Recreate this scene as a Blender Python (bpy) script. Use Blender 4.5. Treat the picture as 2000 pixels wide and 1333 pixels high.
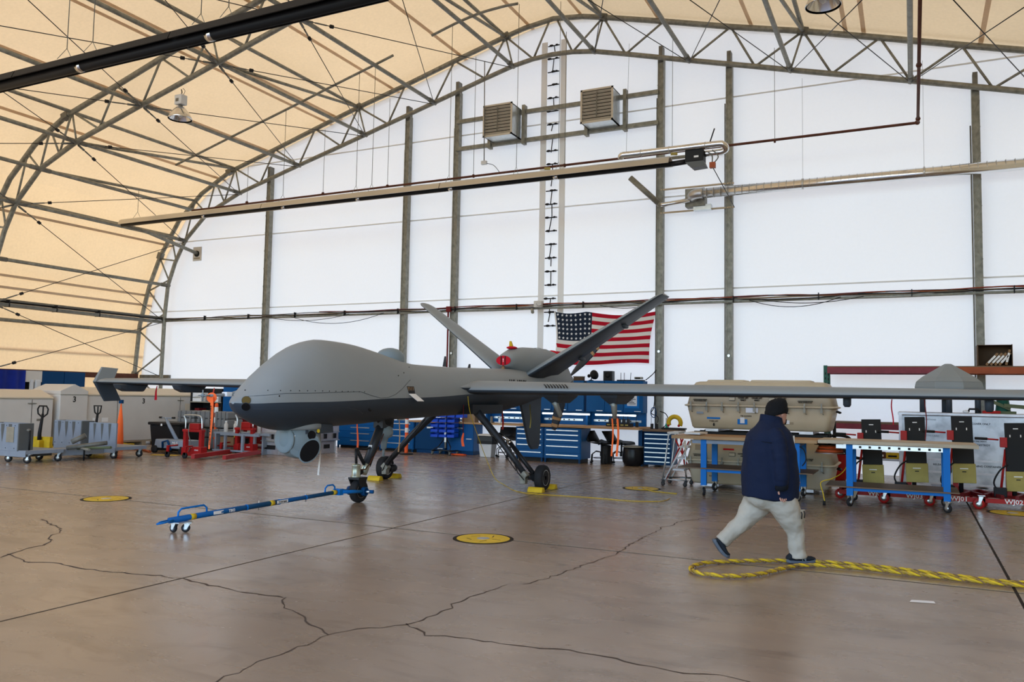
import bpy, math, random
from math import sin, cos, pi, radians
from mathutils import Vector as V, Matrix
random.seed(7)
for _o in list(bpy.data.objects): bpy.data.objects.remove(_o)
SC = bpy.context.scene
COL = SC.collection
# ------------------------------------------------------------------ camera
cam = bpy.data.cameras.new('camera'); cam.lens = 28.72; cam.sensor_width = 36; cam.clip_end = 500
camo = bpy.data.objects.new('camera', cam); COL.objects.link(camo); SC.camera = camo
YAW, PIT, ROL = -0.456499, 0.0686081, 0.0181593
_f = V((sin(YAW)*cos(PIT), cos(YAW)*cos(PIT), sin(PIT))); _r = V((cos(YAW), -sin(YAW), 0)); _u = _r.cross(_f)
_r2 = _r*cos(ROL)+_u*sin(ROL); _u2 = -_r*sin(ROL)+_u*cos(ROL)
camo.matrix_world = Matrix(((_r2.x,_u2.x,-_f.x,0),(_r2.y,_u2.y,-_f.y,0),(_r2.z,_u2.z,-_f.z,1.65),(0,0,0,1)))
# ------------------------------------------------------------------ sky, sun, exposure
W = bpy.data.worlds.new('sky'); SC.world = W; W.use_nodes = True
nt = W.node_tree; bg = nt.nodes['Background']
sky = nt.nodes.new('ShaderNodeTexSky'); sky.sky_type = 'NISHITA'; sky.sun_disc = False
sky.sun_elevation = radians(48); sky.sun_rotation = radians(-60); sky.air_density = 1.0; sky.dust_density = 1.0; sky.ozone_density = 1.6
nt.links.new(sky.outputs[0], bg.inputs[0]); bg.inputs[1].default_value = 0.68
sun = bpy.data.lights.new('sun', 'SUN'); sun.energy = 4.3; sun.angle = radians(0.6); sun.color = (1, .95, .88)
suno = bpy.data.objects.new('sun', sun); COL.objects.link(suno)
suno.rotation_euler = V((-0.62, 0.30, 0.80)).to_track_quat('Z', 'Y').to_euler()
SC.view_settings.view_transform = 'Standard'; SC.view_settings.look = 'None'
SC.view_settings.exposure = 0.37; SC.view_settings.gamma = 1; SC.view_settings.use_curve_mapping = False
SC.cycles.use_denoising = True; SC.cycles.max_bounces = 10; SC.cycles.diffuse_bounces = 6
SC.cycles.sample_clamp_indirect = 6
# ------------------------------------------------------------------ materials
def mat(name, c, rough=.6, metal=0, var=0, scale=6, bump=0, c2=None, emit=None, es=1, spec=.22, coat=0, stretch=None, detail=4, lo=.4, hi=.6):
    m = bpy.data.materials.new(name); m.use_nodes = True; t = m.node_tree; p = t.nodes['Principled BSDF']
    p.inputs['Base Color'].default_value = (*c, 1); p.inputs['Roughness'].default_value = rough; p.inputs['Metallic'].default_value = metal
    p.inputs['Specular IOR Level'].default_value = spec
    if coat: p.inputs['Coat Weight'].default_value = coat; p.inputs['Coat Roughness'].default_value = .15
    if emit: p.inputs['Emission Color'].default_value = (*emit, 1); p.inputs['Emission Strength'].default_value = es
    if var or c2 or bump:
        tc = t.nodes.new('ShaderNodeTexCoord'); mp = t.nodes.new('ShaderNodeMapping'); n = t.nodes.new('ShaderNodeTexNoise')
        t.links.new(tc.outputs['Object'], mp.inputs[0]); t.links.new(mp.outputs[0], n.inputs['Vector'])
        if stretch: mp.inputs['Scale'].default_value = stretch
        n.inputs['Scale'].default_value = scale; n.inputs['Detail'].default_value = detail
        if var or c2:
            r = t.nodes.new('ShaderNodeValToRGB'); r.color_ramp.elements[0].position = lo if c2 else .25; r.color_ramp.elements[1].position = hi if c2 else .75
            a = [x*(1-var) for x in c]; b = list(c2) if c2 else [min(1, x*(1+var)) for x in c]
            r.color_ramp.elements[0].color = (*a, 1); r.color_ramp.elements[1].color = (*b, 1)
            t.links.new(n.outputs['Fac'], r.inputs[0]); t.links.new(r.outputs[0], p.inputs['Base Color'])
        if bump:
            bn = t.nodes.new('ShaderNodeBump'); bn.inputs['Strength'].default_value = bump; bn.inputs['Distance'].default_value = .01
            t.links.new(n.outputs['Fac'], bn.inputs['Height']); t.links.new(bn.outputs[0], p.inputs['Normal'])
    return m
M = {}
def K(name, *a, **k): M[name] = mat(name, *a, **k); return M[name]
K('galv', (.24,.235,.20), .5, .35, var=.3, scale=9)
K('galv_dark', (.17,.165,.145), .5, .35, var=.25, scale=7)
K('steel', (.55,.55,.55), .35, .9, var=.1, scale=14)
K('chrome', (.75,.75,.75), .18, 1)
K('zinc', (.62,.66,.68), .3, .85, var=.12, scale=10)
K('black', (.012,.012,.013), .55); K('rubber', (.018,.018,.02), .75); K('black_gloss', (.01,.01,.012), .3)
K('blackmetal', (.02,.02,.022), .4, .3)
K('white', (.78,.79,.80), .5); K('white_paint', (.62,.63,.65), .45, var=.05, scale=3)
K('blue', (.003,.085,.27), .42, var=.06, scale=3, spec=.15); K('blue_dark', (.002,.045,.14), .45, spec=.12); K('blue_bright', (.003,.15,.50), .4, spec=.15)
K('bin_blue', (.006,.07,.55), .3); K('tarp_blue', (.004,.02,.24), .55, bump=.3, scale=5, var=.15)
K('red', (.36,.012,.012), .4, var=.1, scale=6); K('red_dark', (.14,.006,.008), .5); K('red_cloth', (.5,.006,.02), .8)
K('orange', (.85,.12,.03), .6); K('orange_cloth', (1.0,.17,.04), .75); K('yellow', (.62,.42,.02), .55, var=.15, scale=8)
K('rust', (.10,.035,.02), .6, .2, var=.2, scale=8); K('rack_orange', (.32,.07,.02), .5, var=.15); K('rack_red', (.22,.035,.05), .5, var=.15)
K('rack_green', (.02,.10,.07), .5); K('olive', (.10,.12,.06), .6)
K('wood', (.42,.24,.11), .55, var=.25, scale=2.2, stretch=(1.2,12,12), bump=.1); K('wood_pale', (.50,.40,.28), .6, var=.18, scale=2, stretch=(1.2,14,14))
K('wood_brown', (.16,.10,.06), .6, var=.2, scale=2, stretch=(1.2,12,12)); K('card', (.25,.15,.08), .8, var=.1); K('card_dark', (.10,.06,.035), .85)
K('tan', (.47,.40,.29), .5, var=.07, scale=2.5, bump=.04); K('tan_dark', (.30,.25,.18), .6)
K('lens_amber', (.11,.075,.02), .15); K('crate_white', (.60,.575,.54), .5, var=.05, scale=1.5); K('crate_top', (.66,.56,.42), .5)
K('cart_gray', (.24,.28,.34), .45, var=.06); K('cart_gray2', (.105,.11,.11), .5); K('case_gray', (.18,.185,.19), .55); K('alu', (.52,.52,.56), .38, .6, var=.15, scale=7, bump=.08)
K('alu_panel', (.50,.53,.58), .36, .55, c2=(.30,.32,.36), scale=4.5, lo=.42, hi=.72, bump=.05)
K('brass', (.35,.28,.08), .5, .3, var=.1); K('ink', (.015,.015,.015), .7); K('paper', (.72,.75,.82), .8); K('glass', (.005,.006,.008), .08)
K('cable', (.02,.02,.022), .5); K('cable_red', (.16,.03,.03), .5); K('cable_tan', (.30,.22,.15), .6)
K('skin', (.48,.25,.18), .5); K('hair', (.02,.014,.01), .8); K('navy', (.005,.011,.034), .85, var=.12, scale=5, bump=.35); K('navy_dark', (.004,.006,.010), .9, bump=.3, scale=5)
K('khaki', (.40,.37,.31), .85, var=.10, scale=4, bump=.5); K('knit', (.006,.006,.007), .95, bump=.8, scale=60); K('sole', (.10,.12,.15), .7); K('shoe', (.012,.016,.022), .8)
K('tube', (.30,.30,.31), .3, .5); K('tubelight', (1,1,1), .5, emit=(.8,.93,1), es=4.0)
K('reflector', (.55,.50,.42), .3, .6); K('louvre', (.55,.49,.40), .5); K('lamp_alu', (.7,.7,.7), .15, 1); K('label_white', (.8,.8,.8), .6)
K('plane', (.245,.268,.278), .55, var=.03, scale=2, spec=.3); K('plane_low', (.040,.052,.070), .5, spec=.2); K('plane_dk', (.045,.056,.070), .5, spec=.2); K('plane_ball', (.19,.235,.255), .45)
K('gear', (.035,.037,.042), .4, .3); K('oleo', (.40,.42,.34), .3, .6); K('blade', (.035,.042,.055), .4); K('rope', (.50,.33,.03), .7, c2=(.30,.2,.05), scale=30); K('rope_grey', (.2,.2,.2), .7)
K('flag_white', (.70,.66,.62), .85, bump=.2); K('flag_red', (.42,.004,.02), .85); K('flag_navy', (.012,.02,.04), .85)
K('plate', (.34,.33,.28), .5, .5, var=.1); K('teal', (.01,.15,.17), .5); K('strap_green', (.02,.3,.2), .6)

def fabric(name, col, trans, w, seam=0, bump=.08):
    m = bpy.data.materials.new(name); m.use_nodes = True; t = m.node_tree; t.nodes.clear()
    o = t.nodes.new('ShaderNodeOutputMaterial'); d = t.nodes.new('ShaderNodeBsdfDiffuse'); tr = t.nodes.new('ShaderNodeBsdfTranslucent'); mx = t.nodes.new('ShaderNodeMixShader')
    tc = t.nodes.new('ShaderNodeTexCoord'); n = t.nodes.new('ShaderNodeTexNoise'); n.inputs['Scale'].default_value = 14; n.inputs['Detail'].default_value = 6
    n2 = t.nodes.new('ShaderNodeTexNoise'); n2.inputs['Scale'].default_value = .45; n2.inputs['Detail'].default_value = 3
    t.links.new(tc.outputs['Object'], n.inputs['Vector']); t.links.new(tc.outputs['Object'], n2.inputs['Vector'])
    ad = t.nodes.new('ShaderNodeMath'); ad.operation = 'ADD'; t.links.new(n.outputs['Fac'], ad.inputs[0]); t.links.new(n2.outputs['Fac'], ad.inputs[1])
    r = t.nodes.new('ShaderNodeMapRange'); r.inputs[1].default_value = .6; r.inputs[2].default_value = 1.4; r.inputs[3].default_value = 1-bump*1.4; r.inputs[4].default_value = 1
    t.links.new(ad.outputs[0], r.inputs[0])
    def mul(c):
        x = t.nodes.new('ShaderNodeMix'); x.data_type = 'RGBA'; x.blend_type = 'MULTIPLY'; x.inputs[0].default_value = 1; x.inputs[6].default_value = (*c, 1)
        t.links.new(r.outputs[0], x.inputs[7]); return x.outputs[2]
    t.links.new(mul(col), d.inputs[0]); t.links.new(mul(trans), tr.inputs[0])
    mx.inputs[0].default_value = w; t.links.new(d.outputs[0], mx.inputs[1]); t.links.new(tr.outputs[0], mx.inputs[2]); t.links.new(mx.outputs[0], o.inputs[0])
    M[name] = m
fabric('roof_fabric', (.74,.60,.44), (.80,.54,.27), .215, bump=.1)
fabric('wall_fabric', (.90,.90,.90), (.84,.84,.84), .20, bump=.02)

def floor_mat():
    m = bpy.data.materials.new('concrete'); m.use_nodes = True; t = m.node_tree; p = t.nodes['Principled BSDF']; N = t.nodes.new; Lk = t.links.new
    tc = N('ShaderNodeTexCoord')
    def noise(s, det=5, st=None, dist=0):
        n = N('ShaderNodeTexNoise'); n.inputs['Scale'].default_value = s; n.inputs['Detail'].default_value = det; n.inputs['Distortion'].default_value = dist
        mp = N('ShaderNodeMapping'); Lk(tc.outputs['Object'], mp.inputs[0]); Lk(mp.outputs[0], n.inputs['Vector'])
        if st: mp.inputs['Scale'].default_value = st
        return n
    def ramp(src, a, b, ca, cb):
        r = N('ShaderNodeValToRGB'); r.color_ramp.elements[0].position = a; r.color_ramp.elements[1].position = b
        r.color_ramp.elements[0].color = (*ca, 1); r.color_ramp.elements[1].color = (*cb, 1); Lk(src, r.inputs[0]); return r.outputs[0]
    def mixc(kind, a, b, f=1.):
        x = N('ShaderNodeMix'); x.data_type = 'RGBA'; x.blend_type = kind; x.inputs[0].default_value = f; Lk(a, x.inputs[6]); Lk(b, x.inputs[7]); return x.outputs[2]
    base = ramp(noise(.35, 6, dist=.6).outputs['Fac'], .3, .7, (.225,.160,.108), (.315,.235,.165))
    blot = ramp(noise(1.1, 8, (1,1.6,1), 1.2).outputs['Fac'], .52, .72, (1,1,1), (.78,.76,.74))
    streak = ramp(noise(3.2, 8, (.45,1.5,1), .4).outputs['Fac'], .56, .74, (1,1,1), (.80,.78,.76))
    speck = ramp(noise(38, 3).outputs['Fac'], .66, .74, (1,1,1), (.78,.76,.74))
    lite = ramp(noise(.8, 5, None, 1).outputs['Fac'], .5, .75, (1,1,1), (1.18,1.17,1.15))
    c = mixc('MULTIPLY', mixc('MULTIPLY', mixc('MULTIPLY', mixc('MULTIPLY', base, blot), streak), speck), lite)
    Lk(c, p.inputs['Base Color'])
    rr = N('ShaderNodeMapRange'); Lk(noise(1.6, 6, (.5,1.4,1), .8).outputs['Fac'], rr.inputs[0]); rr.inputs[1].default_value = .3; rr.inputs[2].default_value = .7; rr.inputs[3].default_value = .22; rr.inputs[4].default_value = .32
    Lk(rr.outputs[0], p.inputs['Roughness']); p.inputs['Specular IOR Level'].default_value = .5
    b = N('ShaderNodeBump'); b.inputs['Strength'].default_value = .03; b.inputs['Distance'].default_value = .004
    Lk(noise(7, 6, (.6,1.3,1)).outputs['Fac'], b.inputs['Height']); Lk(b.outputs[0], p.inputs['Normal'])
    M['concrete'] = m
floor_mat()
K('joint', (.02,.014,.01), .9); K('crack', (.075,.055,.042), .9); K('apron', (.35,.33,.30), .9)
# ------------------------------------------------------------------ mesh helpers
class MB:
    def __init__(s): s.v = []; s.f = []; s.m = []; s.s = []
    def add(s, vs, fs, mi=0, sm=False, X=None):
        b = len(s.v)
        s.v += [tuple(X @ V(p)) if X else tuple(p) for p in vs]
        s.f += [tuple(b+i for i in f) for f in fs]; s.m += [mi]*len(fs); s.s += [sm]*len(fs); return s
    def box(s, x0, x1, y0, y1, z0, z1, mi=0, X=None):
        vs = [(x,y,z) for z in (z0,z1) for y in (y0,y1) for x in (x0,x1)]
        return s.add(vs, [(0,2,3,1),(4,5,7,6),(0,1,5,4),(2,6,7,3),(0,4,6,2),(1,3,7,5)], mi, False, X)
    def cbox(s, c, d, mi=0, rz=0, rx=0, ry=0):
        X = Matrix.Translation(c) @ Matrix.Rotation(rz,4,'Z') @ Matrix.Rotation(ry,4,'Y') @ Matrix.Rotation(rx,4,'X')
        return s.box(-d[0]/2,d[0]/2,-d[1]/2,d[1]/2,-d[2]/2,d[2]/2, mi, X)
    def loft(s, rings, mi=0, sm=True, caps=True, closed=True):
        n = len(rings[0]); vs = [p for r in rings for p in r]; fs = []
        for i in range(len(rings)-1):
            for j in range(n if closed else n-1):
                k = (j+1) % n; fs.append((i*n+j, i*n+k, (i+1)*n+k, (i+1)*n+j))
        s.add(vs, fs, mi, sm)
        if caps and closed:
            b = len(s.v)-len(vs)
            s.f += [tuple(b+j for j in range(n))[::-1], tuple(b+len(vs)-n+j for j in range(n))]; s.m += [mi]*2; s.s += [False]*2
        return s
    def tube(s, pts, r, n=8, mi=0, caps=True, closed=False):
        P = [V(p) for p in pts]; rs = r if isinstance(r, (list,tuple)) else [r]*len(P)
        if closed: P = P+[P[0], P[1]]; rs = list(rs)+[rs[0], rs[1]]
        rings = []; up = None
        for i, p in enumerate(P):
            a = P[max(i-1,0)]; b = P[min(i+1,len(P)-1)]; t = (b-a).normalized()
            if up is None: up = t.orthogonal().normalized()
            up = (up - t*up.dot(t)); up = up.normalized() if up.length > 1e-6 else t.orthogonal().normalized()
            w = t.cross(up); rings.append([tuple(p+(up*cos(2*pi*j/n)+w*sin(2*pi*j/n))*rs[i]) for j in range(n)])
        return s.loft(rings, mi, True, caps and not closed)
    def cyl(s, a, b, r, r2=None, n=12, mi=0, caps=True):
        return s.tube([a, b], [r, r if r2 is None else r2], n, mi, caps)
    def lathe(s, prof, c=(0,0,0), axis=(0,0,1), n=20, mi=0, caps=True):
        q = V((0,0,1)).rotation_difference(V(axis)).to_matrix().to_4x4(); X = Matrix.Translation(c) @ q
        return s.loft([[tuple(X @ V((r*cos(2*pi*j/n), r*sin(2*pi*j/n), z))) for j in range(n)] for r, z in prof], mi, True, caps)
    def ell(s, c, r, n=16, mi=0, X=None):
        rings = []
        for i in range(n//2+1):
            a = -pi/2+pi*i/(n//2); a = max(min(a, pi/2-.02), -pi/2+.02)
            ring = [V((r[0]*cos(a)*cos(2*pi*j/n), r[1]*cos(a)*sin(2*pi*j/n), r[2]*sin(a))) for j in range(n)]
            rings.append([tuple(V(c)+(X.to_3x3() @ p if X else p)) for p in ring])
        return s.loft(rings, mi)
    def prism(s, poly, a, b, ax='y', mi=0, X=None):
        mk = {'y': lambda p, t: (p[0], t, p[1]), 'x': lambda p, t: (t, p[0], p[1]), 'z': lambda p, t: (p[0], p[1], t)}[ax]
        n = len(poly); vs = [mk(p, a) for p in poly]+[mk(p, b) for p in poly]
        fs = [tuple(range(n))[::-1], tuple(range(n, 2*n))]+[(i, (i+1) % n, n+(i+1) % n, n+i) for i in range(n)]
        return s.add(vs, fs, mi, False, X)
    def build(s, name, mats, parent=None, label=None, cat=None, group=None, kind=None, bev=0, loc=None, rz=0):
        me = bpy.data.meshes.new(name); me.from_pydata(s.v, [], s.f)
        if isinstance(mats, str): mats = [mats]
        for x in mats: me.materials.append(M[x])
        me.polygons.foreach_set('material_index', s.m); me.polygons.foreach_set('use_smooth', s.s)
        me.update()
        import bmesh
        b = bmesh.new(); b.from_mesh(me); bmesh.ops.recalc_face_normals(b, faces=b.faces); b.to_mesh(me); b.free()
        o = bpy.data.objects.new(name, me); COL.objects.link(o)
        if parent: o.parent = parent
        if loc: o.location = loc
        if rz: o.rotation_euler.z = rz
        tag(o, label, cat, group, kind)
        if bev: d = o.modifiers.new('bevel', 'BEVEL'); d.width = bev; d.segments = 2; d.limit_method = 'ANGLE'
        return o
def tag(o, label=None, cat=None, group=None, kind=None):
    for k, v in (('label', label), ('category', cat), ('group', group), ('kind', kind)):
        if v: o[k] = v
    return o
def thing(name, label, cat, loc=(0,0,0), rz=0, group=None, kind=None):
    o = bpy.data.objects.new(name, None); COL.objects.link(o); o.location = loc; o.rotation_euler = (0,0,rz); o.empty_display_size = .1
    return tag(o, label, cat, group, kind)
def kids(o): return [c for c in bpy.data.objects if c.parent == o]
def copy_tree(o, parent=None):
    c = o.copy(); COL.objects.link(c)
    if parent: c.parent = parent
    for ch in kids(o): copy_tree(ch, c)
    return c
def dup(o, loc, rz=0, label=None, sc=None):
    c = copy_tree(o); c.location = loc; c.rotation_euler.z = rz
    if label: c['label'] = label
    if sc: c.scale = sc
    return c
def text(s, size, parent, m='ink', loc=(0,0,0), rot=(pi/2,0,0), ext=.002, name='lettering', label=None, align='CENTER', sx=1, shear=0):
    cu = bpy.data.curves.new('t', 'FONT'); cu.body = s; cu.size = size; cu.align_x = align; cu.align_y = 'CENTER'; cu.extrude = ext; cu.resolution_u = 2; cu.offset = size*.018
    tmp = bpy.data.objects.new('t', cu); me = bpy.data.meshes.new_from_object(tmp); bpy.data.objects.remove(tmp)
    me.name = name; me.materials.clear(); me.materials.append(M[m])
    o = bpy.data.objects.new(name, me); COL.objects.link(o); o.parent = parent; o.location = loc; o.rotation_euler = rot; o.scale = (sx,1,1)
    if label: o['label'] = label
    return o
def hermite(xs, ys, x):
    x = min(max(x, xs[0]), xs[-1]); n = len(xs); d = [(ys[i+1]-ys[i])/(xs[i+1]-xs[i]) for i in range(n-1)]
    m = [d[0]]+[0 if d[i-1]*d[i] <= 0 else 2*d[i-1]*d[i]/(d[i-1]+d[i]) for i in range(1, n-1)]+[d[-1]]
    i = max(j for j in range(n-1) if xs[j] <= x); h = xs[i+1]-xs[i]; t = (x-xs[i])/h
    return (2*t**3-3*t**2+1)*ys[i]+(t**3-2*t**2+t)*h*m[i]+(-2*t**3+3*t**2)*ys[i+1]+(t**3-t**2)*h*m[i+1]
def caster(parent, x, y, r=.07, w=.04, top=.2, m='rubber', fork='zinc', rz=0, name='caster', hub='steel', tire=None):
    ca = bpy.data.objects.new(name, None); COL.objects.link(ca); ca.parent = parent; ca.location = (x,y,0); ca.rotation_euler.z = rz
    wh = MB(); wh.lathe([(r*.55,-w/2),(r*.92,-w/2),(r,-w*.3),(r,w*.3),(r*.92,w/2),(r*.55,w/2)], (0.0,0,r), (0,1,0), 18).build('wheel', tire or m, ca)
    h = MB(); h.lathe([(.012,-w*.6),(r*.55,-w*.55),(r*.55,w*.55),(.012,w*.6)], (0,0,r), (0,1,0), 12).build('hub', hub, ca)
    k = MB(); off = r*.45
    for sg in (-1,1): k.prism([(-.012,r-.014),(.014,r-.014),(off+.03,top-.015),(off-.035,top-.015)], sg*(w/2+.008)-.0025, sg*(w/2+.008)+.0025)
    k.cyl((off,0,top-.02),(off,0,top-.006), r*.5, n=12); k.box(off-.05,off+.05,-.045,.045,top-.006,top); k.build('fork', fork, ca); return ca
ORD = ['first','second','third','fourth','fifth','sixth','seventh','eighth','ninth','tenth','eleventh','twelfth']
# ------------------------------------------------------------------ building shell
XC = -9.0; YW = 21.0
OUT = [(16.35,0),(16.35,2.2),(16.2,4.0),(15.8,5.42),(15.3,6.5),(14.45,7.72),(13.4,8.6),(12.1,9.25),(10.1,9.8),(8.42,10.28),(6.7,10.76),(4.95,11.2),(3.2,11.68),(1.5,12.12),(.9,12.26),(0,12.37)]
INN = [(15.0,0),(14.98,2.2),(14.95,4.3),(14.85,5.41),(14.55,6.2),(14.1,6.98),(13.1,7.86),(11.6,8.46),(10.7,8.7),(9.05,9.14),(7.35,9.58),(6.4,9.83),(5.55,10.06),(3.88,10.5),(2.15,10.97),(1.25,11.2),(.6,11.3),(0,11.33)]
def full(P): return [(XC-u, z) for u, z in P[:-1]]+[(XC, P[-1][1])]+[(XC+u, z) for u, z in reversed(P[:-1])]
floor = thing('floor', None, None, kind='structure')
MB().box(XC-26, XC+26, -10.3, 21.6, -.3, -.004).build('slab_bed', 'joint', floor)
XJ = [-32.3,-25.68,-19.06,-12.44,-5.82,.8,7.42,14]; YJ = [-10.3,-4.0,2.3,8.6,14.9,21.5]; first = None
for i in range(len(XJ)-1):
    for j in range(len(YJ)-1):
        g = .008; gx1 = .014 if XJ[i+1] in (.8,-5.82) else g; gx0 = .014 if XJ[i] in (.8,-5.82) else g
        MB().box(XJ[i]+gx0, XJ[i+1]-gx1, YJ[j]+.021, YJ[j+1]-.021, -.013, 0).build('floor_slab', 'concrete', floor)
MB().box(XC-60, XC+60, -90, -10.3, -.3, -.01).build('apron', 'apron', floor)
def strip(pts, w, z=.0015, jit=.02):
    mb = MB(); P = []
    for a, b in zip(pts[:-1], pts[1:]):
        n = max(1, int(math.dist(a,b)/.07))
        for k in range(n): P.append((a[0]+(b[0]-a[0])*k/n+random.uniform(-jit,jit), a[1]+(b[1]-a[1])*k/n+random.uniform(-jit,jit)))
    P.append(pts[-1]); vs = []; 
    for i, p in enumerate(P):
        a = V(P[max(i-1,0)]); b = V(P[min(i+1,len(P)-1)]); d = (b-a).normalized(); n = V((-d.y, d.x))*w*random.uniform(.3,1.2)
        vs += [(p[0]+n.x,p[1]+n.y,z),(p[0]-n.x,p[1]-n.y,z)]
    mb.add(vs, [(2*i,2*i+1,2*i+3,2*i+2) for i in range(len(P)-1)]); mb.build('crack', 'crack', floor)
for pts, w in [
 ([(-9.91,6.8),(-9.75,6.75),(-9.41,6.58),(-9.26,6.54),(-9.08,6.47),(-8.83,6.28),(-8.71,6.08),(-8.57,5.97),(-8.43,5.9),(-8.28,5.71),(-8.23,5.54),(-8.15,5.32),(-8.1,5.23),(-8.0,5.08)],.012),
 ([(-8.1,5.23),(-7.79,5.14),(-7.63,5.07),(-7.33,5.19),(-7.09,5.18),(-6.83,5.15),(-6.38,5.22),(-6.13,5.29),(-5.82,5.31),(-5.48,5.26),(-5.2,5.23),(-4.86,5.22),(-4.59,5.24)],.011),
 ([(-4.59,5.24),(-4.47,5.12),(-4.36,5.01),(-4.28,4.98),(-4.08,4.88),(-3.96,4.79),(-3.81,4.72),(-3.62,4.6)],.008),
 ([(-3.6,3.3),(-3.6,3.55),(-3.61,3.65),(-3.59,3.8),(-3.63,3.96),(-3.61,4.36),(-3.64,4.59),(-3.53,4.81),(-3.4,4.94),(-3.3,5.09),(-3.26,5.42),(-3.26,5.63),(-3.31,5.76),(-3.29,6.02),(-3.28,6.28),(-3.23,6.57)],.008),
 ([(-3.3,5.09),(-3.17,5.02),(-3.03,4.92),(-2.91,4.98),(-2.64,4.99),(-2.21,5.05),(-2.03,5.13),(-1.96,5.1),(-1.73,5.08),(-1.28,5.01),(-1.08,5.09),(-.9,5.06),(-.5,4.9)],.009),
 ([(-2.61,11.73),(-2.77,11.34),(-2.91,11.08),(-2.85,10.75),(-2.94,10.54),(-2.91,9.86),(-2.93,9.51),(-2.92,9.08),(-2.86,8.45),(-2.94,7.83),(-2.99,7.41),(-3.03,7.0),(-3.12,6.66)],.009)]: strip(pts, w)
# yellow tie-down discs set in the floor
for k, (x, y, l) in enumerate([(-4.51,8.52,'yellow painted floor disc nearest the camera, between the nose wheel and the walking person'),(-11.0,8.55,'yellow painted floor disc on the left, beyond the blue tow bar'),(-4.54,14.81,'faded yellow floor disc beside the main wheel, near the thin yellow line'),(1.36,14.88,'faded yellow floor disc at the right edge in front of the red jacks')]):
    t = thing('floor_disc', l, 'floor disc', (x,y,0), group='yellow painted floor discs')
    MB().lathe([(.355,0),(.355,.003)], n=40).build('rim', 'joint', t)
    MB().lathe([(.31,.003),(.31,.005)], n=40).build('painted_disc', 'yellow' , t)
    MB().lathe([(.075,.005),(.075,.008)], n=16).build('anchor_plate', 'steel', t)
    mk = MB()
    for a in range(5): mk.cbox((.17*cos(a*1.3+k), .17*sin(a*1.3+k), .0055), (.11,.012,.001), rz=a*1.9)
    mk.build('worn_mark', 'ink', t, kind='stuff')
# fabric roof and side walls
prof = [(XC+(x-XC)*1.008, z+(.11 if z > 4 else 0)) for x, z in full(OUT)]
def skin_strip(pf, y0, y1, name, m, kind='structure', parent=None):
    mb = MB(); n = len(pf)
    mb.add([(x,y0,z) for x,z in pf]+[(x,y1,z) for x,z in pf], [(i,i+1,n+i+1,n+i) for i in range(n-1)], 0, True)
    return mb.build(name, m, parent, kind=kind if not parent else None)
k = 6
skin_strip(prof[:k], -4, 21.05, 'wall_left', 'roof_fabric'); skin_strip(prof[-k:], -4, 21.05, 'wall_right', 'roof_fabric')
skin_strip(prof[k-1:-k+1], -4, 21.05, 'ceiling', 'roof_fabric')
ceil_ = bpy.data.objects['ceiling']
for sg in (-1,1):
    for q in ((.8,.0),(3.0,0),(5.4,0),(7.6,0),(8.0,0),(10.4,0),(12.6,0)):
        for a, b in zip(OUT[:-1], OUT[1:]):
            if b[0] <= q[0] <= a[0]: 
                z = a[1]+(b[1]-a[1])*(a[0]-q[0])/(a[0]-b[0]); sl = math.atan2(b[1]-a[1], a[0]-b[0])
                MB().add([(XC+sg*(q[0]-.05)*1.008,-4,z+.10+.05*math.tan(sl)),(XC+sg*(q[0]+.05)*1.008,-4,z+.10-.05*math.tan(sl)),(XC+sg*(q[0]+.05)*1.008,21,z+.10-.05*math.tan(sl)),(XC+sg*(q[0]-.05)*1.008,21,z+.10+.05*math.tan(sl))],[(0,1,2,3)]).build('welded_seam', 'roof_fabric', ceil_); break
for zz, xx in ((5.1,15.86),(4.75,15.98),(2.9,16.36),(6.9,15.0)):
    MB().box(XC-xx*1.008+.015,XC-xx*1.008+.02,-4,21,zz-.04,zz+.04).build('welded_seam', 'roof_fabric', bpy.data.objects['wall_left'])
wb = thing('wall_back', None, None, kind='structure')
ZS = [0,2.05,4.52,7.03,9.5,13]
for z0, z1 in zip(ZS[:-1], ZS[1:]):
    P = [p for p in prof if z0 < p[1] < z1]
    def xat(z, L):
        Q = prof if L else prof[::-1]
        for a, b in zip(Q[:-1], Q[1:]):
            if a[1] <= z <= b[1] and b[1] > a[1]: return a[0]+(b[0]-a[0])*(z-a[1])/(b[1]-a[1])
    poly = [(xat(z0,1), z0)]+[p for p in P if p[0] < XC]+([(xat(z1,1), z1), (xat(z1,0), z1)] if z1 < 12 else [p for p in P if abs(p[0]-XC) < .01])+[p for p in P if p[0] > XC+.01]+[(xat(z0,0), z0)]
    MB().add([(x,YW,z) for x,z in poly], [tuple(range(len(poly)))]).build('fabric_panel', 'wall_fabric', wb)
    if z0 > 3: MB().box(xat(z0,1), xat(z0,0), YW-.012, YW-.002, z0-.02, z0+.02).build('welded_seam', 'wall_fabric', wb)
for x in (-9.42, -8.82): MB().box(x-.09, x+.09, YW-.02, YW-.003, 0, 11.9).build('lacing_flap', 'wall_fabric', wb)
for i in range(22):
    z = 11.75-i*.385
    if z < 2.9: break
    s = MB(); s.cyl((-9.3,20.96,z),(-8.95,20.96,z), .016, n=6); s.ell((-9.2+random.uniform(-.05,.1),20.93,z), (.07,.03,.035), 8); s.ell((-9.02,20.93,z), (.05,.03,.03), 8)
    if random.random() < .5 : s.cyl((-9.1,20.93,z),(-9.13+random.uniform(-.06,.06),20.93,z-random.uniform(.15,.45)), .014, n=5)
    s.build('strap', 'black', wb)
MB().box(XC-16.4, XC-14.9, 20.86, 20.95, 2.1, 2.22).build('base_angle', 'galv_dark', wb)
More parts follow.
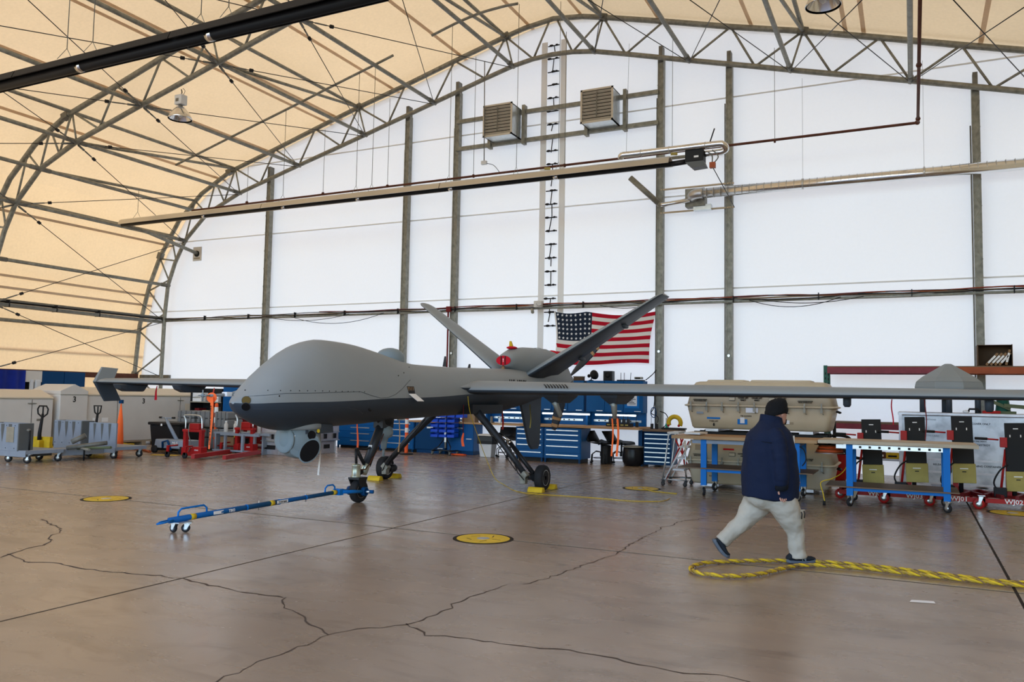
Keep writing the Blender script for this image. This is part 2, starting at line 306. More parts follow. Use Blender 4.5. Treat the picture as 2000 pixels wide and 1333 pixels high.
# ------------------------------------------------------------------ arch trusses
OJ = [(.1,12.36),(1.5,12.12),(3.2,11.68),(4.95,11.2),(6.7,10.76),(8.42,10.28),(10.1,9.8),(11.85,9.33),(12.75,8.97),(13.7,8.38),(14.8,7.2),(15.3,6.4),(15.8,5.25),(16.2,3.8),(16.35,2.2)]
IJ = [(.6,11.3),(2.15,10.97),(3.88,10.5),(5.55,10.06),(7.35,9.58),(9.05,9.14),(10.7,8.7),(12.3,8.2),(13.1,7.85),(14.1,6.98),(14.5,6.28),(14.82,5.6),(14.95,4.4),(14.98,3.0),(15,1.4)]
def arch(y, label):
    t = thing('arch_truss', label, 'truss', (0,y,0), group='steel arch trusses')
    for P, nm, r in ((OUT,'outer_chord',.075),(INN,'inner_chord',.068)):
        pts = []; F = full(P)
        xs = [p[0] for p in F]
        MB().tube([(x,0,z) for x, z in F], r, 10).build(nm, 'galv', t)
    for sg in (-1,1):
        O = [(XC+sg*u,0,z) for u,z in OJ]; I = [(XC+sg*u,0,z) for u,z in IJ]
        for i in range(len(OJ)):
            MB().cyl(O[i], I[i], .03, n=7).build('web_strut', 'galv', t)
            if i+1 < len(OJ): MB().cyl(I[i], O[i+1], .03, n=7).build('web_strut', 'galv', t)
    for sg in (-1,1):
        for (u,z),(a,b) in (((1.25,11.2),(1.5,12.12)),((6.4,9.83),(6.7,10.76)),((11.6,8.46),(11.85,9.33)),((14.1,6.98),(14.8,7.2))):
            MB().cyl((XC+sg*u,0,z),(XC+sg*a,0,b), .026, n=7).build('web_strut', 'galv', t)
        for u, z in OUT[1:-1:3]: MB().cbox((XC+sg*u,0,z), (.24,.17,.17), 0, ry=sg*.3 if z > 8 else sg*1.2).build('chord_coupling', 'galv_dark', t)
    return t
YA = [20.6, 14.5, 8.4]
arch(YA[0], 'steel tube arch truss standing against the white end wall')
arch(YA[1], 'steel tube arch truss curving across the left roof, one bay nearer')
arch(YA[2], 'steel tube arch truss nearest the camera, mostly above the picture')
# purlins
NI = [(1.25,11.2),(3.88,10.5),(6.4,9.83),(9.05,9.14),(11.6,8.46),(13.1,7.86),(14.1,6.98),(14.85,5.41)]
NO = [(1.5,12.12),(6.7,10.76),(11.85,9.33),(14.8,7.2)]
DI = {0:(1.5,12.12), 2:(6.7,10.76), 4:(11.85,9.33), 5:(13.7,8.38), 6:(14.8,7.2)}
for sg, side in ((-1,'left'),(1,'right')):
    for i, (u,z) in enumerate(NI):
        if sg > 0 and i > 4: continue
        t = thing('purlin', f'steel tube roof purlin, {ORD[i]} {side} of the ridge on the inner chords', 'purlin', (XC+sg*u,0,z), group='roof purlins')
        MB().cyl((0,8.4,0),(0,20.6,0), .055, n=9).build('tube', 'galv', t)
        for y in YA: MB().tube([(0,y-.3,0),(0,y+(.06 if y > 20 else .3),0)], .068, 8).build('end_bracket', 'galv_dark', t)
        if i in DI:
            a, b = DI[i]
            MB().cyl((0,14.5,-.02),(sg*(a-u),20.6,b-z), .045, n=8).build('diagonal_tube', 'galv', t)
    for i, (u,z) in enumerate(NO):
        if sg > 0 and i > 2: continue
        MB().cyl((0,8.4,0),(0,20.6,0), .05, n=9).build('purlin', 'galv', None, f'steel tube roof purlin, {ORD[i]} {side} of the ridge against the fabric', 'purlin', 'roof purlins', loc=(XC+sg*u,0,z))
# eave rails at the left wall
t = thing('eave_rail', 'upper left wall rail, wide truss rail carrying bundled cables', 'rail', (XC-15,0,4.15))
MB().cyl((-.35,2,.08),(-.05,20.6,.08), .06, n=9).build('top_tube', 'galv_dark', t); MB().box(-.16,.06,2,20.6,-.1,0).build('cable_tray', 'galv_dark', t)
for k in range(4): MB().tube([(-.05+.03*k,2+i*1.55,.04+.015*(i%2)) for i in range(13)], .012, 5).build('cable', 'cable', t)
for k in range(7): MB().box(-.17,.07,9+k*1.5,9.03+k*1.5,-.11,.1).build('cable_tie', 'black', t)
MB().cyl((0,2,0),(0,20.6,0), .06, n=9).build('eave_rail', 'galv', None, 'plain tube rail on the left wall just below the cable-carrying rail', 'rail', loc=(XC-16.15,0,3.75))
MB().box(-.05,.05,2,20.6,-.09,.09).build('base_rail', 'rust', None, 'dark brown bottom rail of the left fabric wall above the containers', 'rail', loc=(XC-16.2,0,2.15))
# brace rods
def rod(a, b, label):
    a = V(a); b = V(b); d = b-a; t = thing('brace_rod', label, 'rod', a, group='thin crossed brace rods in the roof')
    MB().cyl((0,0,0), d, .011, n=5).build('rod', 'blackmetal', t)
    for q in ((.12,.16) if d.y > 0 else (.12,.16)):
        pass
    e = MB(); e.tube([d*.015, d*.055], .03, 6); e.build('clevis', 'galv_dark', t)
    e = MB(); e.lathe([(.012,-.05),(.045,-.045),(.045,.045),(.012,.05)], d*.13, d.normalized(), 8); e.build('turnbuckle', 'blackmetal', t)
    e = MB(); e.tube([d*.065, d*.11], .02, 6); e.build('adjuster', 'galv_dark', t)
RN = [(1.25,11.2),(3.88,10.5),(6.4,9.83),(9.05,9.14),(11.6,8.46),(14.1,6.98),(14.95,4.15),(15.0,2.2)]
for sg, side in ((-1,'left'),(1,'right')):
    for i in range(len(RN)-1):
        if sg > 0 and i > 3: continue
        a, b = RN[i], RN[i+1]
        rod((XC+sg*a[0],14.5,a[1]-.05),(XC+sg*b[0],20.6,b[1]-.05), f'thin brace rod falling towards the end wall, {ORD[i]} crossing {side} of the ridge')
        rod((XC+sg*b[0],14.5,b[1]-.05),(XC+sg*a[0],20.6,a[1]-.05), f'thin brace rod rising towards the end wall, {ORD[i]} crossing {side} of the ridge')
        if sg < 0 and 2 < i < 6 or (sg < 0 and i < 3):
            rod((XC+sg*a[0],14.5,a[1]-.05),(XC+sg*b[0],8.4,b[1]-.05), f'thin brace rod in the nearer roof bay, {ORD[i]} left of the ridge, high end far')
            rod((XC+sg*b[0],14.5,b[1]-.05),(XC+sg*a[0],8.4,a[1]-.05), f'thin brace rod in the nearer roof bay, {ORD[i]} left of the ridge, low end far')
# end wall columns
cols = [(-19.42,8.95,'leftmost'),(-13.9,10.25,'second from the left'),(-12.14,10.75,'third from the left, left of the two fans'),(-5.91,10.75,'right of the flag and the fans'),(-4.12,10.3,'second right of the flag'),(1.36,8.85,'rightmost, behind the cardboard box')]
for x, zt, l in cols:
    t = thing('wall_column', f'galvanized end wall column, {l}', 'column', (x,20.8,0), group='end wall columns')
    c = MB(); c.box(-.08,-.055,-.09,.09,0,zt); c.box(.055,.08,-.09,.09,0,zt); c.box(-.055,.055,-.075,-.06,0,zt); c.build('shaft', 'galv', t)
    MB().box(-.05,.05,-.11,.1,zt-.12,zt+.32).build('top_bracket', 'galv_dark', t)
    MB().box(-.2,.2,-.15,.15,0,.03).build('base_plate', 'galv_dark', t)
    MB().cyl((-.11,-.03,0),(-.11,-.03,zt*.9), .016, n=6).build('conduit', 'galv_dark', t)
    w = MB(); n = int(zt/.3)
    w.tube([((-.085 if i % 2 else .085), -.1, .3*i+.1) for i in range(n)], .004, 4); w.build('lacing_cord', 'plate', t)
    b = MB(); b.lathe([(.035,0),(.035,.03)], (0,-.1,zt*.27), (0,-1,0), 8); b.build('eye_bolt', 'zinc', t)
t = thing('fan_support', 'pair of horizontal steel rails carrying the two wall fans', 'frame', (0,20.66,0))
for z in (8.92,9.75): MB().box(-12.1,-5.95,-.05,.05,z,z+.11).build('rail', 'galv', t)
for x in (-10.95,-9.86,-7.95,-6.85): MB().box(x-.045,x+.045,-.13,.05,8.85,9.98).build('upright', 'galv', t)
for x, l in ((-10.86,'louvred wall exhaust fan on the left of the pair'),(-7.9,'louvred wall exhaust fan on the right of the pair')):
    t = thing('exhaust_fan', l, 'fan', (x+.02,20.0,9.0), group='louvred exhaust fans')
    f = MB(); w = .88; f.box(0,.03,0,.62,0,w); f.box(w-.03,w,0,.62,0,w); f.box(0,w,0,.62,0,.03); f.box(0,w,0,.62,w-.03,w); f.box(0,w,.5,.52,0,w); f.build('housing', 'zinc', t)
    g = MB(); g.box(-.02,0.03,-.02,0,-.02,w+.02); g.box(w-.03,w+.02,-.02,0,-.02,w+.02); g.box(-.02,w+.02,-.02,0,-.02,.03); g.box(-.02,w+.02,-.02,0,w-.03,w+.02); g.build('front_frame', 'louvre', t)
    for k in range(9): MB().cbox((w/2,.02,.07+k*.092), (w-.06,.075,.007), rx=-.62).build('louvre', 'louvre', t)
    MB().box(.03,w-.03,.10,.12,.03,w-.03).build('dark_backing', 'blackmetal', t)  # added black panel, stands in for the shade between the louvre slats
    MB().box(w/2-.012,w/2+.012,-.03,-.018,.12,w-.08).build('link_bar', 'galv_dark', t)
t = thing('wall_girt', 'horizontal steel tube between the columns just above the hanging heater', 'rail', (0,20.75,8.0))
for a, b in ((-13.85,-12.2),(-12.05,-5.98),(-5.85,-4.2)): MB().cyl((a,0,0),(b,0,0), .045, n=8).build('tube', 'galv', t)
# cable bundle across the end wall
t = thing('cable_run', 'horizontal conduit rail with bundled red, tan and black cables across the end wall', 'cables', (0,20.66,4.17))
MB().box(-24.0,6,-.02,.02,-.04,.0).build('rail', 'galv', t)
def wavy(z0, amp, r, m, y, x0=-23.9, x1=6, n=60, ph=0):
    MB().tube([(x0+(x1-x0)*i/n, y, z0+amp*sin(i*.9+ph)+amp*.7*sin(i*.37+ph*2)) for i in range(n+1)], r, 5).build('cable', m, t)
wavy(.03,.008,.022,'cable_tan',-.03); wavy(.07,.012,.016,'cable_red',-.05,-17,6,ph=1); wavy(.05,.02,.012,'cable',-.06,ph=2); wavy(.01,.022,.012,'cable',-.07,ph=4); wavy(.06,.018,.01,'rack_orange',-.06,-12,6,ph=5); wavy(-.06,.004,.016,'galv',-.05)
for x0, x1, sg, m in ((-18.2,-14.5,.28,'cable'),(-19.2,-15.8,.16,'cable'),(-3.6,-1.5,.2,'cable'),(-3.3,-1.0,.12,'cable'),(-7.5,-5.95,.1,'cable')):
    MB().tube([(x0+(x1-x0)*i/12,-.07,-.02-sg*4*(i/12)*(1-i/12)) for i in range(13)], .009, 5).build('sagging_cable', m, t)
for x in range(-22,5,2): MB().box(x,x+.02,-.1,.0,-.07,.1).build('cable_tie', 'black', t)
MB().box(-12.26,-12.12,-.12,-.02,-.06,.1).build('valve_box', 'red_dark', t); MB().cyl((-12.22,-.06,-.05),(-12.22,-.06,-2.9), .025, n=7).build('drop_pipe', 'red_dark', t)
t = thing('security_camera', 'beige security camera box above the flag corner', 'camera', (-9.3,20.6,4.2))
MB().box(-.12,.12,-.1,.05,-.05,.13).build('junction_box', 'crate_white', t, bev=.01); MB().cyl((.02,-.1,.04),(.14,-.3,.02), .06, n=12).build('camera_barrel', 'crate_white', t); MB().cyl((-.2,-.02,-.1),(-.1,-.2,-.2), .045, n=12).build('lower_camera', 'plate', t)
# ------------------------------------------------------------------ flag
def flag():
    t = thing('flag', 'American flag with curved hanging stripes pinned to the white end wall', 'flag', (0,20.85,0))
    A, B, C_, D = V((-8.95,0,4.05)), V((-6.02,0,3.97)), V((-8.92,0,2.63)), V((-6.22,0,2.56))
    def P(u, v, dy=0):
        p = A.lerp(B,u).lerp(C_.lerp(D,u), v)
        sag = -.10*(1-v)*(sin(pi*min(1,max(0,(u-.33)/.67))) if u > .33 else .55*sin(pi*u/.33))-.05*v*sin(pi*u*1.6+.2)
        side = (.10*sin(pi*v))*(-1 if u > .5 else 1)*abs(u-.5)*2 *.6
        return (p.x+side, dy+.018*sin(u*23+v*3), p.z+sag)
    n = 40
    for k in range(13):
        mb = MB(); u0 = 0 if k > 6 else .385; vs = []
        for i in range(n+1):
            u = u0+(1-u0)*i/n; vs += [P(u,k/13), P(u,(k+1)/13)]
        mb.add(vs, [(2*i,2*i+1,2*i+3,2*i+2) for i in range(n)], 0, True); mb.build('stripe', 'flag_red' if k % 2 == 0 else 'flag_white', t)
    mb = MB(); vs = []
    for j in range(9):
        for i in range(13): vs.append(P(.015+.37*i/12, (7/13)*j/8))
    mb.add(vs, [(j*13+i,j*13+i+1,(j+1)*13+i+1,(j+1)*13+i) for j in range(8) for i in range(12)], 0, True); mb.build('canton', 'flag_navy', t)
    mb = MB(); mb.add([P(0,j/8) for j in range(9)]+[P(.015,j/8) for j in range(9)], [(j,j+1,10+j,9+j) for j in range(8)]); mb.build('heading', 'flag_white', t)
    for r in range(6):
        for c in range(8):
            q = P(.015+.37*(c+.5)/8, (7/13)*(r+.5)/6, -.025); s = MB()
            pts = [(q[0]+(.043 if a % 2 == 0 else .017)*sin(a*pi/5), q[1], q[2]+(.043 if a % 2 == 0 else .017)*cos(a*pi/5)) for a in range(10)]
            s.add(pts+[q], [(a,(a+1) % 10,10) for a in range(10)]); s.build('star', 'white', t)
flag()
# ------------------------------------------------------------------ drone
YO = 12.4
dr = thing('drone', 'large grey unmanned aircraft with bulbous nose, long straight wings and V tail', 'aircraft', (-7.65, YO, 0))
def PB(mb, name, m, parent=None, **k):
    o = mb.build(name, m, parent or dr, **k)
    if parent is None: o.location = (0, -YO, 0)
    return o
SS = [0,.06,.16,.32,.55,.8,1.15,1.6,2.1,2.7,3.3,4,5,6,7,8,9,10.3,10.75]
FW = [.025,.12,.22,.33,.43,.49,.545,.575,.58,.57,.56,.55,.54,.53,.52,.48,.43,.34,.26]
FT = [1.53,1.575,1.64,1.76,1.95,2.13,2.325,2.425,2.41,2.345,2.25,2.175,2.175,2.196,2.22,2.25,2.26,2.26,2.24]
FB = [1.50,1.42,1.345,1.27,1.19,1.15,1.14,1.165,1.18,1.2,1.245,1.255,1.285,1.305,1.33,1.44,1.62,1.86,1.95]
FC = [1.515,1.51,1.51,1.52,1.53,1.535,1.54,1.555,1.575,1.6,1.61,1.63,1.68,1.72,1.74,1.76,1.8,2.0,2.08]
def fz(s): return [hermite(SS, A, s) for A in (FW,FT,FB,FC)]
NS = 18
def ring(s):
    w,t,b,c = fz(s); up = []; lo = []
    for j in range(NS+1):
        a = pi*j/NS; up.append((w*math.copysign(abs(cos(a))**.92, cos(a)), 7.68+s, c+(t-c)*sin(a)**.95))
    for j in range(1,NS):
        a = pi+pi*j/NS; lo.append((w*math.copysign(abs(cos(a))**1.3, cos(a)), 7.68+s, c-(c-b)*abs(sin(a))**1.05))
    return up+lo
SL = [0,.02,.06,.11,.16,.24,.32,.43,.55,.67,.8,.95]+[1.15+.17*i for i in range(32)]+[6.6+.26*i for i in range(16)]+[10.75]
mb = MB(); R = [ring(s) for s in SL]; mb.loft(R)
n = 2*NS
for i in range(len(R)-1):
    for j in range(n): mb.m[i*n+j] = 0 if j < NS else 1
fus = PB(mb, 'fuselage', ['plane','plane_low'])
m_ = fus.data
# chine edge stays sharp
import bmesh
b_ = bmesh.new(); b_.from_mesh(m_); b_.edges.ensure_lookup_table()
for e in b_.edges:
    if len(e.link_faces) == 2 and e.link_faces[0].material_index != e.link_faces[1].material_index: e.smooth = False
b_.to_mesh(m_); b_.free()
def skinpt(s, z, off=.004, side=1):
    w,t,b,c = fz(s)
    if z >= c: q = min(1, max(0,(z-c)/(t-c)))**(1/.95); x = w*(1-q*q)**.46
    else: q = min(1, max(0,(c-z)/(c-b)))**(1/1.05); x = w*(1-q*q)**.65
    return (side*(x+off), 7.68+s, z)
def seam(pts, side=1, r=.0035):
    P = []
    for (s0,z0),(s1,z1) in zip(pts[:-1], pts[1:]):
        for k in range(6): P.append(skinpt(s0+(s1-s0)*k/6, z0+(z1-z0)*k/6, 0, side))
    MB().tube(P, r, 4).build('panel_seam', 'plane_dk', fus)
for sd in (1,-1):
    seam([(.13,1.60),(.5,1.645),(1.0,1.66),(1.55,1.68),(1.85,1.69),(2.1,1.64),(2.35,1.60),(2.55,1.61),(2.75,1.66),(2.95,1.75),(3.15,1.86),(3.25,1.9)], sd)
    seam([(.1,1.44),(.6,1.44),(1.3,1.46),(1.6,1.46),(1.9,1.42),(2.1,1.36)], sd)
bo = MB()
for k in range(15):
    for sd in (1,-1):
        s = .2+k*.125; p = skinpt(s, 1.675+.012*min(1,s), .001, sd); bo.cyl(p, (p[0]+sd*.003,p[1],p[2]), .008, n=6)
for p in ((.42,1.61),(3.1,2.0),(3.4,2.1),(2.9,1.95)): q = skinpt(p[0],p[1],.001); bo.cyl(q,(q[0]+.004,q[1],q[2]), .011, n=6)
bo.build('fastener', 'ink', fus, kind='stuff')
# nose cameras, blade aerial, access hatch
for z, m in ((1.548,'lens_amber'),(1.468,'glass')):
    p = V(skinpt(.085, z, .002)); nrm = V((.60,-.74,.3 if z > 1.51 else -.45)).normalized()
    MB().lathe([(.052,0),(.052,.006)], p, nrm, 18).build('camera_window', m, fus)
    MB().lathe([(.057,-.01),(.057,.003)], p, nrm, 18).build('window_ring', 'plane_dk', fus)
hp = [skinpt(3.08,1.79,.003), skinpt(3.29,1.79,.003), skinpt(3.31,1.675,.003), skinpt(3.12,1.675,.003)]
MB().add(hp, [(0,1,2,3)]).build('open_hatch', 'black', fus)
w_ = MB()
for k in range(7): a = V(hp[0]).lerp(V(hp[1]), .15+.11*k); w_.tube([a+V((.003,0,-.01)), a+V((.006,.01,-.05)), a+V((.003,-.005,-.1))], .006, 4, mi=k % 2)
w_.build('wiring', ['wood','black'], fus)
d_ = MB(); a, b = V(hp[3]), V(hp[2]); o_ = V((.10,.11,-.115)); d_.add([a+V((.004,0,0)),b+V((.004,0,0)),b+o_,a+o_,a+V((-.004,0,-.004)),b+V((-.004,0,-.004)),b+o_+V((-.008,0,-.004)),a+o_+V((-.008,0,-.004))], [(0,1,2,3),(4,5,6,7),(0,1,5,4),(1,2,6,5),(2,3,7,6),(3,0,4,7)]); d_.build('hatch_door', 'label_white', fus, label='small pale hatch door hanging open')
p = skinpt(2.15,1.43); MB().cbox(p, (.03,.07,.02), rx=-.5).build('drain_mast', 'black', fus)
text('U.S. ARMY', .17, fus, loc=(.555, 14.75, 1.93), rot=(pi/2,0,pi/2), ext=.004)
# satcom dome, blade antennas, gps
MB().lathe([(.23,0),(.235,.05),(.235,.13),(.22,.19),(.18,.24),(.12,.275),(.05,.292),(.01,.295)], (0,11.08,2.12), (0,0,1), 28).build('radome', 'plane_ball', dr, label='small grey domed antenna on the spine').location = (0,-YO,0)
for y, h in ((12.82,.17),(13.74,.07)):
    PB(MB().prism([(y-.06,2.18),(y+.03,2.18),(y+.02,2.2+h),(y-.005,2.2+h)], -.012, .012, 'x'), 'blade_antenna', 'gear')
PB(MB().lathe([(.01,0),(.045,.03),(.05,.1),(.07,.19),(.13,.22),(.148,.29),(.13,.36),(.07,.40),(.066,.5),(.06,.66)], (0,10.97,.76+.0), (0,0,1), 22), 'belly_antenna', 'plane_ball', label='grey mushroom shaped antenna under the belly')
PB(MB().cyl((0,10.97,.66),(0,10.97,.80), .022, n=8), 'antenna_pin', 'plane_ball')
# air data boom on the right of the nose
bm_ = MB(); bm_.tube([(-.25,8.14,1.64),(-.27,8.04,1.63),(-.29,7.94,1.62),(-.32,7.8,1.61),(-.34,7.62,1.6)], [.07,.05,.03,.02,.017], 10); bm_.cyl((-.34,7.62,1.6),(-.35,7.38,1.59), .011, .002, n=8)
boom = PB(bm_, 'air_data_boom', 'plane'); MB().box(-.35,-.26,7.83,7.93,1.59,1.65).build('boom_cover', 'white', boom, bev=.01)
v_ = MB(); v_.cyl((-.35,7.52,1.53),(-.35,7.52,1.67), .008, n=6); v_.cyl((-.42,7.52,1.6),(-.28,7.52,1.6), .008, n=6); v_.ell((-.35,7.52,1.6), (.03,.03,.03), 8); v_.build('vane_unit', 'plane_ball', boom)
# wings
AF = [(1,.003),(.85,.034),(.65,.07),(.45,.098),(.3,.103),(.15,.088),(.07,.066),(.025,.04),(.006,.02),(0,0),(.006,-.014),(.025,-.026),(.07,-.036),(.15,-.042),(.3,-.045),(.5,-.036),(.75,-.014),(1,-.003)]
def foil(LE, c, th, nrm=V((0,0,1))): return [tuple(V(LE)+V((0,1,0))*c*a+nrm*c*th*b) for a, b in AF]
def wing(sg):
    zt = 1.84 if sg < 0 else 1.775
    st = [(.3,12.62,1.78,1.0),(.62,12.74,1.7,1.0),(3,12.86,1.42,1.0),(6,13.0,1.12,1.08),(9,13.13,.82,1.2),(9.8,13.18,.74,1.2),(10.02,13.3,.6,.8)]
    mb = MB(); mb.loft([foil((sg*u,y,1.765+(zt-1.765)*u/10), c, t) for u,y,c,t in st]); nn = len(AF)
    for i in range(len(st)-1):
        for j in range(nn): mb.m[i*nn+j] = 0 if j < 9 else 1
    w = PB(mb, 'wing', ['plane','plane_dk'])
    # flaps hinge lines
    for u0, u1 in ((1.2,4.2),(4.3,6.6),(6.7,9.5)):
        MB().tube([(sg*(u0+(u1-u0)*k/4), 13.95-.045*(u0+(u1-u0)*k/4), 1.88) for k in range(5)], .006, 4).build('flap_gap', 'plane_dk', w)
    # winglets
    x = sg*10.0; z = zt
    wl = MB()
    for sgn, h, dy, mi in ((1,.36,.20,0),(-1,.47,.22,1)):
        a, c0, c1 = 13.2, .52, .46
        wl.loft([[(x-.02, a, z), (x+.02, a+.05, z), (x+.02, a+c0, z), (x-.02, a+c0, z)], [(x-.012, a+dy+.1*(sgn<0), z+sgn*h), (x+.012, a+dy+.1*(sgn<0)+.02, z+sgn*h), (x+.012, a+dy+c1+.1*(sgn<0), z+sgn*(h-.02)), (x-.012, a+dy+c1+.1*(sgn<0), z+sgn*(h-.02))]], mi, False)
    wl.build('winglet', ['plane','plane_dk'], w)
    return w
wr = wing(-1); wl_ = wing(1)
# anti-slip stripes on the left wing leading edge
sp = MB()
for k in range(8):
    x0 = 2.02+k*.055; P = []
    for t in (0,.2,.4,.6):
        a = .012+.115*t; up = .5*(t) ; zz = 1.766+1.5*(.028+.062*min(1,t**.6))+.006
        P.append((x0-.16*t, 12.82+1.5*a*.95-.02, zz))
    sp.add([(p[0],p[1]-.004,p[2]) for p in P]+[(p[0]+.026,p[1]-.004,p[2]) for p in P], [(i,i+1,5+i,4+i) for i in range(3)])
sp.build('black_stripes', 'ink', wl_, label='block of slanting black stripes')
# pylons
for u in (2.0,3.07):
    p = MB(); y = 13.25; p.loft([[(u-.17,y-.25,1.74),(u+.17,y-.25,1.74),(u+.17,y+.75,1.74),(u-.17,y+.75,1.74)],[(u-.14,y-.2,1.67),(u+.14,y-.2,1.67),(u+.14,y+.7,1.67),(u-.14,y+.7,1.67)],[(u-.06,y-.02,1.56),(u+.06,y-.02,1.56),(u+.06,y+.55,1.56),(u-.06,y+.55,1.56)]], 0, False)
    q = p.build('pylon', 'plane_dk', wl_); c = MB(); c.tube([(u,y,1.58),(u+.02,y+.01,1.53),(u+.10 if u < 2.5 else u+.02,y+.05,1.32)], [.062,.052,.04], 12); c.build('rack_strut', 'plate', q, label='pale slanting strut')
for u, h in ((6.75,.17),(8.62,.2)):
    MB().loft([[(u-.05,13.3,1.76),(u+.05,13.3,1.76),(u+.05,13.62,1.76),(u-.05,13.62,1.76)],[(u-.05,13.32,1.76-h+.03),(u+.05,13.32,1.76-h+.03),(u+.05,13.55,1.76-h+.03),(u-.05,13.55,1.76-h+.03)],[(u-.03,13.36,1.76-h),(u+.03,13.36,1.76-h),(u+.03,13.5,1.76-h),(u-.03,13.5,1.76-h)]]).build('wing_pod', 'plane_dk', wl_)
for u in (6.95,8.85):
    MB().prism([(12.9,1.79),(13.75,1.79),(13.62,1.62),(13.15,1.62),(12.98,1.68)], -u-.11, -u+.11, 'x').build('pylon', 'plane_dk', wr, bev=.03)
# wing root fairing
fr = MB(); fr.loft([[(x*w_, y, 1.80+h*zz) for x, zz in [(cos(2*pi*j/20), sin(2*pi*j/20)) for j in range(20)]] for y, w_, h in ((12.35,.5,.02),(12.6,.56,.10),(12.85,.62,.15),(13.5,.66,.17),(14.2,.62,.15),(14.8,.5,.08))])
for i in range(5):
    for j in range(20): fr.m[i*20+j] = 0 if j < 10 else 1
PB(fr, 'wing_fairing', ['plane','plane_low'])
# engine hump
H = [(15.2,.15,.105,2.41),(15.34,.20,.16,2.42),(15.7,.29,.27,2.43),(16.1,.36,.38,2.36),(16.6,.41,.47,2.29),(17.1,.43,.53,2.24),(17.5,.43,.53,2.2),(17.9,.37,.44,2.17),(18.25,.28,.3,2.13),(18.55,.19,.18,2.1)]
cw = PB(MB().loft([[(w*math.copysign(abs(cos(a))**.85,cos(a)), y, z+h*math.copysign(abs(sin(a))**.9,sin(a))) for a in [2*pi*j/28 for j in range(28)]] for y,w,h,z in H]), 'engine_cowl', 'plane')
MB().tube([(.42*cos(a), 16.85, 2.26+.515*sin(a)) for a in [pi*(-.05+1.1*j/24) for j in range(25)]], .005, 4).build('panel_seam', 'plane_dk', cw)
ic = MB(); ic.lathe([(.14,0),(.14,.02)], (0,15.2,2.41), (0,-1,0), 22); 
for i_, p_ in enumerate(ic.v): ic.v[i_] = (p_[0]*1.18, p_[1], 2.41+(p_[2]-2.41)*.72)
ic.build('intake_plug', 'red_cloth', cw)
for x in (-.045,.045): MB().box(x-.008,x+.008,15.165,15.178,2.32,2.50).build('plug_strap', 'ink', cw)
text('!', .1, cw, 'label_white', (0,15.176,2.41))
ex = MB(); ex.tube([(.26*cos(a)*1.0, 17.62+.1*sin(a), 2.36+.36*sin(a)) for a in [pi*(.0+1.0*j/14) for j in range(15)]], .055, 8); ex.build('exhaust_cover', 'red_cloth', cw)
st_ = MB(); st_.ell((-.02,15.62,2.70), (.12,.13,.035), 10, 0); st_.loft([[(-.08,15.6,2.72),(.0,15.6,2.72),(0,15.66,2.72),(-.08,15.66,2.72)],[(-.05,15.56,2.84),(-.01,15.56,2.84),(-.01,15.58,2.84),(-.05,15.58,2.84)]], 1, False); st_.build('cover_tag', ['red_cloth','yellow'], cw)
PB(MB().tube([(-.02,15.22,2.3),(.02,15.15,2.24),(.0,15.12,2.2)], [.02,.04,.05], 6), 'cord_knot', 'card')
# propeller
pr = PB(MB().lathe([(.19,0),(.185,.12),(.15,.26),(.08,.36),(.01,.40)], (0,18.5,2.08), (0,1,0), 22), 'spinner', 'plane_ball')
for a in (256,46,148):
    a = radians(a); d = V((cos(a),0,sin(a))); t_ = V((-sin(a),0,cos(a))); rings = []
    for r_, c, tw in ((.12,.05,60),(.3,.09,42),(.6,.125,28),(.9,.115,20),(1.15,.085,14),(1.26,.04,12)):
        tw = radians(tw); e = t_*cos(tw)+V((0,1,0))*sin(tw); nn_ = d.cross(e); o = V((0,18.62,2.08))+d*r_
        rings.append([tuple(o+e*c*x+nn_*c*.16*y) for x, y in ((1,0),(.6,.8),(0,1),(-.6,.8),(-1,0),(-.6,-.8),(0,-1),(.6,-.8))])
    m = MB().loft(rings); bl = m.build('blade', 'blade', pr)
    for r0, r1 in ((.93,1.0),(1.1,1.18)):
        def rr(r_): 
            c = .115-.12*(r_-.9)
            tw = radians(20-(r_-.9)*24); e = t_*cos(tw)+V((0,1,0))*sin(tw); nn_ = d.cross(e); o = V((0,18.62,2.08))+d*r_; c *= 1.06
            return [tuple(o+e*c*x+nn_*c*.22*y) for x, y in ((1,0),(.6,.8),(0,1),(-.6,.8),(-1,0),(-.6,-.8),(0,-1),(.6,-.8))]
        MB().loft([rr(r0), rr(r1)], 0, True, False).build('tip_band', 'wood', bl)
# V tail
def fin(sg):
    a = radians(33.4); d = V((sg*cos(a),0,sin(a))); nrm = V((-sg*sin(a),0,cos(a))); r = V((sg*.2,0,2.03)); rings = []
    for t, y, c, th in ((0,15.62,1.5,1.0),(1.1,15.95,1.2,1.0),(2.3,16.28,.9,.95),(3.25,16.52,.66,.9),(3.33,16.6,.54,.6)):
        rings.append(foil(r+d*t+V((0,y,0)), c, th, nrm))
    m = MB().loft(rings); nn = len(AF)
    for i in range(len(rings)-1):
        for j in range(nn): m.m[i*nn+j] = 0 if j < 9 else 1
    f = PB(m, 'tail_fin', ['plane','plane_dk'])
    for t in (1.0,2.25):
        p = r+d*t+V((0,17.05-.12*t,0))-nrm*.07; MB().ell(tuple(p), (.05,.2,.05), 10).build('actuator_fairing', 'plane_dk', f)
        q = r+d*t+V((0,16.55,0))+nrm*(.10-.012*t); MB().cbox(tuple(q), (.06,.16,.012), ry=-sg*a).build('hinge_plate', 'plane_dk', f)
    return f
fin(1); fin(-1)
PB(MB().loft([[(-.03,y0,z),(0,y0-.05,z),(.03,y0,z),(.03,y1,z),(-.03,y1,z)] for y0,y1,z in ((15.95,17.1,1.75),(16.05,17.08,1.5),(16.3,17.06,1.0),(16.5,17.04,.62),(16.66,16.95,.5))], 0, False), 'ventral_fin', 'plane_low')
